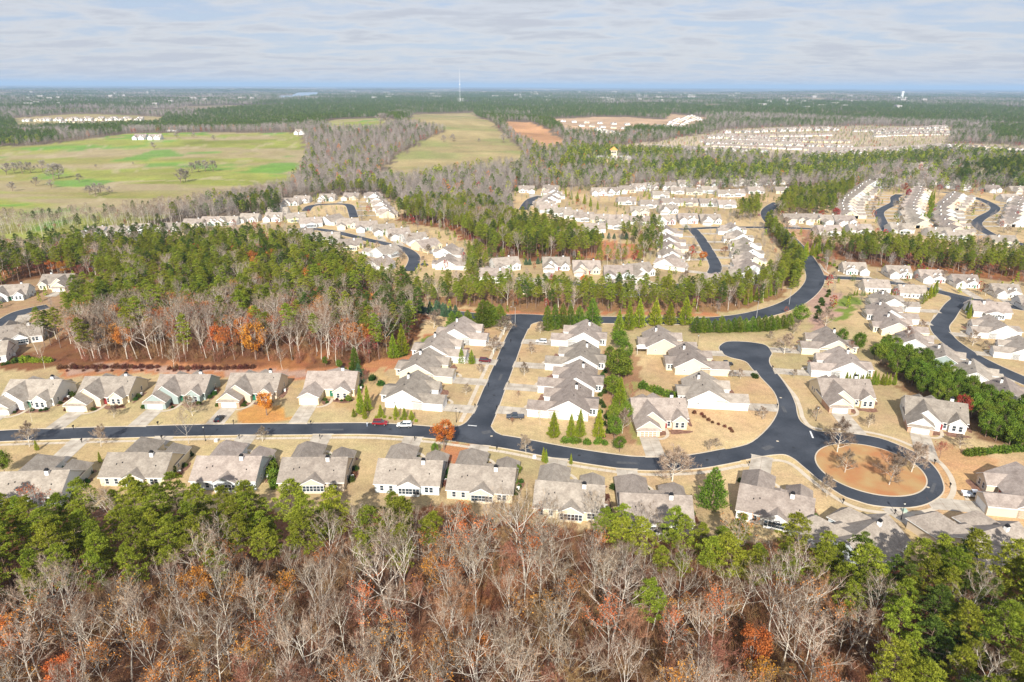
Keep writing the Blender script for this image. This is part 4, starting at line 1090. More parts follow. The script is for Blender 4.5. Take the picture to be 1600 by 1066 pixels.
def bare(seed, H=18, spread=.5, trunk_frac=.38, limbs=11, sub=5, sub2=5, tw=7, leafy=0.0, thick=.19, tww=.045, multi=1, density=.75):
    """leafless hardwood: returns (limb mesh data, twig mesh data, leaf centres)"""
    r = np.random.default_rng(seed); T, C = TM(), TM(); tips = []
    for st in range(multi):
        lean = r.normal(size=3)*.05+(r.normal(size=3)*.16 if multi > 1 else 0); lean[2] = 0
        base = np.array((0, 0, -.3))+ (r.normal(size=3)*.35*np.array((1, 1, 0)) if multi > 1 else 0)
        npt = 8; pts = [base]; d = unit(UP+lean)
        for i in range(npt-1):
            d = unit(d+r.normal(size=3)*.05+UP*.04); pts.append(pts[-1]+d*H*.93/(npt-1))
        pts = np.array(pts); rad = thick*(1-np.linspace(0, 1, npt)**.8*.92)
        tube_t(T, pts, rad, 6)
        for k in range(limbs):
            f = trunk_frac+(1-trunk_frac)*(k+r.random())/limbs*.97
            i = min(int(f*(npt-1)), npt-2); u = f*(npt-1)-i; p = pts[i]*(1-u)+pts[i+1]*u
            az = k*2.4+r.random()*1.2
            out = np.array((math.cos(az), math.sin(az), 0))
            el = .75+.9*(f-trunk_frac)/(1-trunk_frac)+r.normal()*.12
            dd = unit(out*spread*2+UP*el)
            ln = H*(.42*(1-(f-trunk_frac)/(1-trunk_frac))+.16)*(.8+.4*r.random())
            q = [p]; dcur = dd
            for j in range(4):
                dcur = unit(dcur+r.normal(size=3)*.13+UP*.09); q.append(q[-1]+dcur*ln/4)
            q = np.array(q); rr0 = thick*(1-f*.8)*.55
            tube_t(T, q, rr0*np.array((1, .8, .6, .38, .12)), 4)
            for a in range(sub):
                g = .25+.75*(a+r.random())/sub; i2 = min(int(g*4), 3); u2 = g*4-i2; p2 = q[i2]*(1-u2)+q[i2+1]*u2
                d2 = unit(unit(q[i2+1]-q[i2])*.8+r.normal(size=3)*.55+UP*.25); l2 = ln*.42*(1.25-g*.6)
                q2 = np.array([p2, p2+d2*l2*.5, p2+unit(d2+UP*.15+r.normal(size=3)*.15)*l2])
                tube_t(T, q2, max(rr0*.38, .034)*np.array((1, .65, .2)), 3)
                m_ = sub2
                g3 = r.uniform(.15, 1, m_); p3 = q2[0]+(q2[2]-q2[0])*g3[:, None]
                d3 = unit(q2[2]-q2[0])*.7+r.normal(size=(m_, 3))*.55+UP*.2; d3 /= np.linalg.norm(d3, axis=1)[:, None]
                l3 = l2*.55*r.uniform(.6, 1.2, m_)
                spikes(C, p3, d3, l3, tww*1.5)
                n4 = int(tw*density)
                b4 = np.repeat(p3, n4, 0)+np.repeat(d3*l3[:, None], n4, 0)*r.uniform(.1, 1, (m_*n4, 1))
                d4 = np.repeat(d3, n4, 0)*.6+r.normal(size=(m_*n4, 3))*.6+UP*.2; d4 /= np.linalg.norm(d4, axis=1)[:, None]
                l4 = r.uniform(.35, .95, m_*n4)
                spikes(C, b4, d4, l4, tww)
                tips.append(b4+d4*l4[:, None]*.7)
    return T, C, np.vstack(tips)
def pine(seed, H=20, crown=.5, rad=3.4, clumps=60, per=70, narrow=1.0, size=.34):
    r = np.random.default_rng(seed); T, C = TM(), TM()
    npt = 7; pts = [np.array((0, 0, -.3))]; d = unit(UP+r.normal(size=3)*.03)
    for i in range(npt-1): d = unit(d+r.normal(size=3)*.035+UP*.03); pts.append(pts[-1]+d*H*.98/(npt-1))
    pts = np.array(pts); tube_t(T, pts, .21*(1-np.linspace(0, 1, npt)*.85), 6)
    for k in range(clumps):
        f = (k+r.random())/clumps; hz = 1-crown+crown*f
        i = min(int(hz*(npt-1)), npt-2); u = hz*(npt-1)-i; p = pts[i]*(1-u)+pts[i+1]*u
        az = k*2.4+r.random(); prof = (math.sin(math.pi*min(1, .16+.84*f)**1.0)**.6)*(1-.25*f)
        rr_ = rad*prof*r.uniform(.35, 1.08)*narrow
        c = p+np.array((math.cos(az)*rr_, math.sin(az)*rr_, .15*rr_+r.normal()*.3))
        if k % 2 == 0 or f < .2: tube_t(T, [p-UP*.35, (p+c)/2-UP*.15, c], [.055, .035, .015], 3)
        R_ = r.uniform(.65, 1.2)*(.75+.25*(1-f))
        v = r.normal(size=(per, 3)); v /= np.linalg.norm(v, axis=1)[:, None]; v[:, 2] = np.abs(v[:, 2])*.9-.25
        q = c+v*np.array((1, 1, .6))*R_*r.uniform(.45, 1, (per, 1))
        dd = v+UP*.5+r.normal(size=(per, 3))*.35; dd /= np.linalg.norm(dd, axis=1)[:, None]
        spikes(C, q-dd*size*.3, dd, size*r.uniform(.8, 1.5, per), size*.55)
    return T, C
def cone_tree(seed, H=8, rad=1.6, n=2600, shape=1.0, size=.16, base=.04, rough=.2):
    """cypress, arborvitae, Leyland: dense tapering foliage right down to the ground"""
    r = np.random.default_rng(seed); T, C = TM(), TM()
    tube_t(T, [(0, 0, -.2), (0, 0, H*.9)], [.1+.01*H, .03], 5)
    z = 1-(r.random(n))**.62; az = r.uniform(0, 2*math.pi, n)
    lob = 1+rough*np.sin(az*5+z*19+seed)+rough*np.sin(az*3-z*31)+r.normal(size=n)*.05
    rr_ = rad*np.clip((1-z), 0, 1)**shape*lob*np.clip(z*9+.35, 0, 1)*(r.random(n)**.22)
    q = np.stack([np.cos(az)*rr_, np.sin(az)*rr_, base*H+z*H*(1-base)], 1)
    dd = np.stack([np.cos(az)*.6, np.sin(az)*.6, np.full(n, .9)], 1)+r.normal(size=(n, 3))*.3
    dd /= np.linalg.norm(dd, axis=1)[:, None]
    spikes(C, q-dd*size, dd, size*3*r.uniform(.6, 1.2, n), size*1.3)
    return T, C
def round_tree(seed, H=9, rad=3.2, n=4200, size=.2, lobes=34, trunk=.25):
    """broad-leaved evergreen or full autumn crown built of many leaf clumps"""
    r = np.random.default_rng(seed); T, C = TM(), TM()
    tube_t(T, [(0, 0, -.2), (0, 0, H*.35), (r.normal()*.2, r.normal()*.2, H*.8)], [.22, .16, .04], 6)
    cz = H*(1+trunk)/2; hz = H*(1-trunk)/2
    per = n//lobes
    for k in range(lobes):
        v = unit(r.normal(size=3)); v[2] = v[2]*.95
        taper = 1-.25*max(v[2], 0)
        c = np.array((v[0]*rad*.72*taper, v[1]*rad*.72*taper, cz+v[2]*hz*.78)); R_ = rad*r.uniform(.18, .46)
        tube_t(T, [(0, 0, H*.3), c*.6+np.array((0, 0, H*.14)), c], [.07, .04, .015], 3)
        w = r.normal(size=(per, 3)); w /= np.linalg.norm(w, axis=1)[:, None]
        leaves(C, c+w*R_*(r.random((per, 1))**.55)*r.uniform(.8, 1.25, (per, 1)), size*r.uniform(.6, 1.2, per))
    return T, C
def low_bare(seed, H=15, n=230, rad=4.2, w=.15):
    r = np.random.default_rng(seed); T, C = TM(), TM()
    tube_t(T, [(0, 0, -.5), (r.normal()*.3, r.normal()*.3, H*.8)], [.22, .06], 3)
    for k in range(7):
        az = k*2.4; z0 = H*(.3+.07*k); e = np.array((math.cos(az)*rad*.7, math.sin(az)*rad*.7, z0+H*.28))
        spikes(T, np.array([(0, 0, z0)]), unit(e-np.array((0, 0, z0)))[None], [H*.36], [.22])
    v = r.normal(size=(n, 3)); v /= np.linalg.norm(v, axis=1)[:, None]
    q = np.stack([v[:, 0]*rad*.75, v[:, 1]*rad*.75, H*.66+v[:, 2]*H*.28], 1)*np.array((1, 1, 1))
    q[:, :2] *= r.uniform(.2, 1, (n, 1)); q[:, 2] += r.normal(size=n)*H*.07
    dd = v*.6+UP*.8+r.normal(size=(n, 3))*.4; dd /= np.linalg.norm(dd, axis=1)[:, None]
    spikes(C, q, dd, r.uniform(1.0, 2.6, n), w)
    return T, C
def low_leafy(seed, H=17, n=110, rad=3.0, base=.42, w=.9, conic=False):
    r = np.random.default_rng(seed); T, C = TM(), TM()
    tube_t(T, [(0, 0, -.5), (0, 0, H*.85)], [.2, .06], 3)
    v = r.normal(size=(n, 3)); v /= np.linalg.norm(v, axis=1)[:, None]
    u = (v[:, 2]+1)/2
    pr = (np.sin(np.pi*np.clip(u*.85+.15, 0, 1))**.5) if not conic else (1-u*.85)
    az = r.uniform(0, 2*math.pi, n); rr_ = rad*pr*r.uniform(.55, 1.1, n)
    q = np.stack([np.cos(az)*rr_, np.sin(az)*rr_, H*(base+(1-base)*u)], 1)
    leaves(C, q, w*r.uniform(.5, 1.1, n))
    return T, C

TREES = {}   # kind -> list of (trunk mesh, crown mesh, height)
def reg(kind, lst, mt, mc, nt='trunk', nc='crown'):
    out = []
    for T, C, H in lst:
        if hasattr(C, 'nl'):
            nf = sum(len(f) for f in C.F); mi = np.ones(nf, int); mi[:C.nl] = 0
            out.append((T.mesh(nt, mt), tri_mesh(nc, np.vstack(C.V), np.vstack(C.F), [mc, M['twig']], mi), H))
        else: out.append((T.mesh(nt, mt), C.mesh(nc, mc), H))
    TREES[kind] = out
def bare_set(seeds, **k):
    o = []
    for s_ in seeds:
        H = k.get('H', 18); T, C, t_ = bare(s_, **k); o.append((T, C, H))
    return o
reg('bare', bare_set(range(6), H=18, spread=.34)+bare_set((11, 12), H=18, spread=.6, trunk_frac=.28, limbs=13), M['bark_pale'], M['twig'], nc='twigs')
reg('bare_fine', bare_set((21, 22, 23), H=14, spread=.36, limbs=12, thick=.12, density=1.3), M['twig'], M['brush'], nc='twigs')
reg('bare_wide', bare_set((31, 32), H=10, spread=.85, trunk_frac=.16, limbs=16, sub=7, thick=.2, density=1.6, tww=.05), M['bark_pale'], M['twig'], nc='twigs')
reg('bare_big', bare_set((41,), H=20, spread=.85, trunk_frac=.3, limbs=15, sub=6, thick=.34), M['bark_pale'], M['twig'], nc='twigs')
def leafy_bare(seeds, frac, size, mk, **k):
    o = []
    for s_ in seeds:
        T, C, t_ = bare(s_, **k)
        L_ = TM(); sel = np.random.default_rng(s_).random(len(t_)) < frac
        c = np.vstack([t_[sel], t_[sel]+rng.normal(size=(sel.sum(), 3))*.3])
        if mk:   # leaves left only in part of the crown
            n_ = fbm(c[:, 0]*3+s_*9, c[:, 1]*3+c[:, 2]*2, 6, s_); c = c[n_ > .42]
        leaves(L_, c, size*rng.uniform(.6, 1.2, len(c)))
        nl = sum(len(f) for f in L_.F); L_.add(np.vstack(C.V), np.vstack(C.F)); L_.nl = nl; o.append((T, L_, k.get('H', 18)))
    return o
reg('rust', leafy_bare((51, 52, 53), .5, .17, True, H=17, spread=.42, tw=5), M['bark_pale'], M['rust'], nc='crown')
reg('orange', leafy_bare((61, 62, 63), .7, .17, False, H=13, spread=.40, trunk_frac=.2, limbs=13, tw=5), M['bark'], M['orange'], nc='crown')
reg('red', leafy_bare((71, 72), .6, .16, True, H=12, spread=.42, trunk_frac=.2, tw=5), M['bark'], M['red'], nc='crown')
reg('pine', [(*pine(s_, H=20, crown=c, rad=r_, per=80), 20) for s_, c, r_ in ((81, .52, 3.2), (82, .45, 3.6), (83, .6, 3.0), (84, .5, 3.9), (85, .42, 3.1))], M['bark'], M['pine'])
reg('pine_dark', [(*pine(s_, H=19, crown=c, rad=r_, per=80), 19) for s_, c, r_ in ((91, .6, 3.2), (92, .7, 3.6), (93, .5, 3.4))], M['bark'], M['pine_dark'])
reg('pine_full', [(*pine(s_, H=18, crown=c, rad=r_, per=80, clumps=105), 18) for s_, c, r_ in ((86, .84, 3.5), (87, .9, 3.2), (88, .8, 3.9))], M['bark'], M['pine'])
reg('cypress', [(*cone_tree(s_, H=10, rad=2.1, shape=.85), 10) for s_ in (101, 102, 103)], M['bark'], M['cypress'])
reg('leyland', [(*cone_tree(s_, H=9, rad=2.6, shape=.62, rough=.2, n=3000), 9) for s_ in (111, 112, 113)], M['bark'], M['evergreen'])
reg('bluefir', [(*cone_tree(s_, H=8, rad=2.3, shape=.7, rough=.2, n=2400), 8) for s_ in (121, 122)], M['bark'], M['bluegreen'])
reg('evergreen', [(*round_tree(s_, H=9, rad=3.3), 9) for s_ in (131, 132, 133)], M['bark'], M['evergreen'])
reg('rust_full', [(*round_tree(s_, H=14, rad=3.6, n=3000, size=.2, lobes=24, trunk=.4), 14) for s_ in (145, 146)], M['bark_pale'], M['rust'])
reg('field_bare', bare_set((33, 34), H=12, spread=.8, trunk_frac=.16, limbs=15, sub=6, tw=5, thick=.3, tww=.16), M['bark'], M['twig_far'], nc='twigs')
reg('maple', [(*round_tree(s_, H=9, rad=3.0, n=3200, size=.18, lobes=22), 9) for s_ in (141, 142)], M['bark'], M['orange'])
reg('redmaple', [(*round_tree(s_, H=9, rad=3.2, n=2600, size=.17), 9) for s_ in (151, 152)], M['bark'], M['red'])
def shrub_mesh(seed, n=700):
    r = np.random.default_rng(seed); C = TM()
    v = r.normal(size=(n, 3)); v /= np.linalg.norm(v, axis=1)[:, None]; v[:, 2] = np.abs(v[:, 2])
    v *= (1+.12*np.sin(v[:, :1]*9+seed)+.1*np.sin(v[:, 1:2]*11))
    leaves(C, v*np.array((.55, .55, .95))*(r.random((n, 1))**.3), .085*r.uniform(.7, 1.3, n))
    return C
SHRUB = {}
for mk_ in ('shrub', 'shrub_red', 'cypress', 'evergreen'):
    SHRUB[mk_] = [shrub_mesh(160+i, 600 if mk_ != 'shrub_red' else 380).mesh('shrub', M[mk_]) for i in range(3)]
LOW = {
 'bare': [(*low_bare(s_),) for s_ in (171, 172, 173, 174)], 'pine': [(*low_leafy(s_, rad=3.1),) for s_ in (175, 176, 177)],
 'pine_dark': [(*low_leafy(s_, rad=3.4, base=.3),) for s_ in (178, 179)], 'rust': [(*low_leafy(s_, H=14, base=.3, n=80, w=.75),) for s_ in (180,)],
 'red': [(*low_leafy(s_, H=11, base=.25, n=70, w=.7),) for s_ in (181,)], 'cypress': [(*low_leafy(s_, H=9, base=.05, rad=2.4, conic=True, w=.6),) for s_ in (182,)]}
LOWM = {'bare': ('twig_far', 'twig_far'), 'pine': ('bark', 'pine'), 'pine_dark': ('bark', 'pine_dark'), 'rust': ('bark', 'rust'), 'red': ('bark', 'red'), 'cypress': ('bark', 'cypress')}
hidden_col = bpy.data.collections.new('tree_sources')      # never linked to the scene: only drawn through the woodland objects
src_objs = []
def add_src(me, i):
    o = bpy.data.objects.new('source_%03d' % i, me); hidden_col.objects.link(o); src_objs.append(o)
LOWIDX = {}
i_ = 0
for k, lst in LOW.items():
    LOWIDX[k] = []
    for T, C in lst:
        nT = sum(len(f) for f in T.F); tm = TM(); tm.V = T.V+C.V; tm.F = T.F+[f+T.n for f in C.F]
        nf = sum(len(f) for f in tm.F)
        mi = np.zeros(nf, int); mi[nT:] = 1
        me = tri_mesh('tree', np.vstack(tm.V), np.vstack(tm.F), [M[LOWM[k][0]], M[LOWM[k][1]]], mi)
        add_src(me, i_); LOWIDX[k].append(i_); i_ += 1
# denser versions for middle distance
for k in ('bare', 'pine', 'pine_dark', 'rust'):
    LOWIDX[k+'_mid'] = []
    for T_, C_, H_ in TREES[k][:3]:
        n0 = len(T_.vertices)
        V = np.zeros(len(T_.vertices)*3); T_.vertices.foreach_get('co', V); V2 = np.zeros(len(C_.vertices)*3); C_.vertices.foreach_get('co', V2)
        F = np.zeros(len(T_.loops), int); T_.loops.foreach_get('vertex_index', F); F2 = np.zeros(len(C_.loops), int); C_.loops.foreach_get('vertex_index', F2)
        me = tri_mesh('tree', np.vstack([V.reshape(-1, 3), V2.reshape(-1, 3)]), np.vstack([F.reshape(-1, 3), F2.reshape(-1, 3)+n0]), [T_.materials[0], C_.materials[0]],
                      np.concatenate([np.zeros(len(F)//3, int), np.ones(len(F2)//3, int)]))
        add_src(me, i_); LOWIDX[k+'_mid'].append(i_); i_ += 1
# undergrowth: thin twiggy saplings and brush
LOWIDX['brush'] = []
for s_ in (191, 192, 193):
    r = np.random.default_rng(s_); C = TM(); n = 150
    az = r.uniform(0, 2*math.pi, n); q = np.stack([np.cos(az)*r.random(n)*.9, np.sin(az)*r.random(n)*.9, r.random(n)**1.4*2.6], 1)
    dd = np.stack([np.cos(az)*.45, np.sin(az)*.45, np.ones(n)], 1)+r.normal(size=(n, 3))*.35; dd /= np.linalg.norm(dd, axis=1)[:, None]
    spikes(C, q, dd, r.uniform(.5, 1.6, n), .045)
    add_src(C.mesh('brush', M['brush']), i_); LOWIDX['brush'].append(i_); i_ += 1

def scatter_object(name, pts, label):
    """pts: list of (x, y, z, index, scale, rotation) drawn as instances by geometry nodes"""
    a = np.array(pts, float)
    me = bpy.data.meshes.new(name); me.vertices.add(len(a)); me.vertices.foreach_set('co', a[:, :3].astype(np.float32).ravel())
    for nm, colm, ty in (('idx', 3, 'INT'), ('scl', 4, 'FLOAT'), ('rot', 5, 'FLOAT')):
        at = me.attributes.new(nm, ty, 'POINT'); at.data.foreach_set('value', a[:, colm].astype(np.int32 if ty == 'INT' else np.float32))
    me.update()
    o = link(me, name); tag(o, label, None, None, 'stuff')
    ng = bpy.data.node_groups.new(name+'_nodes', 'GeometryNodeTree')
    ng.interface.new_socket('Geometry', in_out='INPUT', socket_type='NodeSocketGeometry')
    ng.interface.new_socket('Geometry', in_out='OUTPUT', socket_type='NodeSocketGeometry')
    N = ng.nodes; K = ng.links.new
    gi, go = N.new('NodeGroupInput'), N.new('NodeGroupOutput')
    ci = N.new('GeometryNodeCollectionInfo'); ci.inputs['Collection'].default_value = hidden_col
    ci.inputs['Separate Children'].default_value = True; ci.inputs['Reset Children'].default_value = True
    ip = N.new('GeometryNodeInstanceOnPoints'); ip.inputs['Pick Instance'].default_value = True
    def attr(nm, ty):
        n = N.new('GeometryNodeInputNamedAttribute'); n.data_type = ty; n.inputs['Name'].default_value = nm
        return [s for s in n.outputs if s.enabled and s.name == 'Attribute'][0]
    K(gi.outputs[0], ip.inputs['Points']); K(ci.outputs[0], ip.inputs['Instance']); K(attr('idx', 'INT'), ip.inputs['Instance Index'])
    cx_ = N.new('ShaderNodeCombineXYZ'); K(attr('rot', 'FLOAT'), cx_.inputs[2])
    try:
        er = N.new('FunctionNodeEulerToRotation'); K(cx_.outputs[0], er.inputs[0]); K(er.outputs[0], ip.inputs['Rotation'])
    except Exception: K(cx_.outputs[0], ip.inputs['Rotation'])
    K(attr('scl', 'FLOAT'), ip.inputs['Scale']); K(ip.outputs[0], go.inputs[0])
    md = o.modifiers.new('scatter', 'NODES'); md.node_group = ng
    return o

# --- where trees stand
NAMES = {'rust_full': 'rusty_oak_tree', 'field_bare': 'field_tree', 'pine_full': 'pine_tree', 'bare': 'bare_tree', 'bare_fine': 'bare_tree', 'bare_wide': 'ornamental_tree', 'bare_big': 'bare_tree', 'rust': 'rusty_oak_tree', 'orange': 'autumn_tree', 'red': 'red_leaved_tree',
         'pine': 'pine_tree', 'pine_dark': 'pine_tree', 'cypress': 'cypress_tree', 'leyland': 'leyland_cypress', 'bluefir': 'conifer_tree', 'evergreen': 'evergreen_tree', 'maple': 'maple_tree', 'redmaple': 'red_maple_tree'}
LOOK = {'bare_big': 'large spreading bare tree', 'rust_full': 'rust-leaved oak', 'field_bare': 'bare field tree', 'bare': 'bare hardwood', 'bare_fine': 'slender reddish bare tree', 'bare_wide': 'bare spreading tree with pale limbs', 
        'rust': 'rusty half-bare oak', 'orange': 'bright orange tree', 'red': 'dull red tree', 'pine': 'yellow-green pine', 'pine_full': 'full-crowned green pine', 'pine_dark': 'dark green pine',
        'cypress': 'tapering yellow-green cypress', 'leyland': 'bushy green conical evergreen', 'bluefir': 'bluish conifer', 'evergreen': 'rounded dark green evergreen', 'maple': 'orange maple', 'redmaple': 'round reddish maple'}
CATS = {'pine': 'pine tree', 'pine_full': 'pine tree', 'pine_dark': 'pine tree', 'cypress': 'cypress', 'leyland': 'conifer', 'bluefir': 'conifer', 'evergreen': 'evergreen tree'}
def tree_obj(kind, x, y, H, label, group=None, rz=None, wide=1.0, var=None):
    lst = TREES[kind]; T, C, h0 = lst[random.randrange(len(lst)) if var is None else var % len(lst)]
    root = empty(NAMES[kind], (x, y, float(hgt(x, y))), random.uniform(0, 6.28) if rz is None else rz)
    s_ = H/h0; root.scale = (s_*wide, s_*wide, s_)
    link(T, 'trunk', root); link(C, 'twigs' if kind.startswith('bare') else 'crown', root)
    return tag(root, label, CATS.get(kind, 'tree'), group)
placed = []          # (x, y, r) of everything a wood must keep clear of
def yard_tree(kind, px, py, H, label, wide=1.0, var=None, group=None):
    x, y = G(px, py); placed.append((x, y, 3.0)); return tree_obj(kind, x, y, H, label, group, None, wide, var)

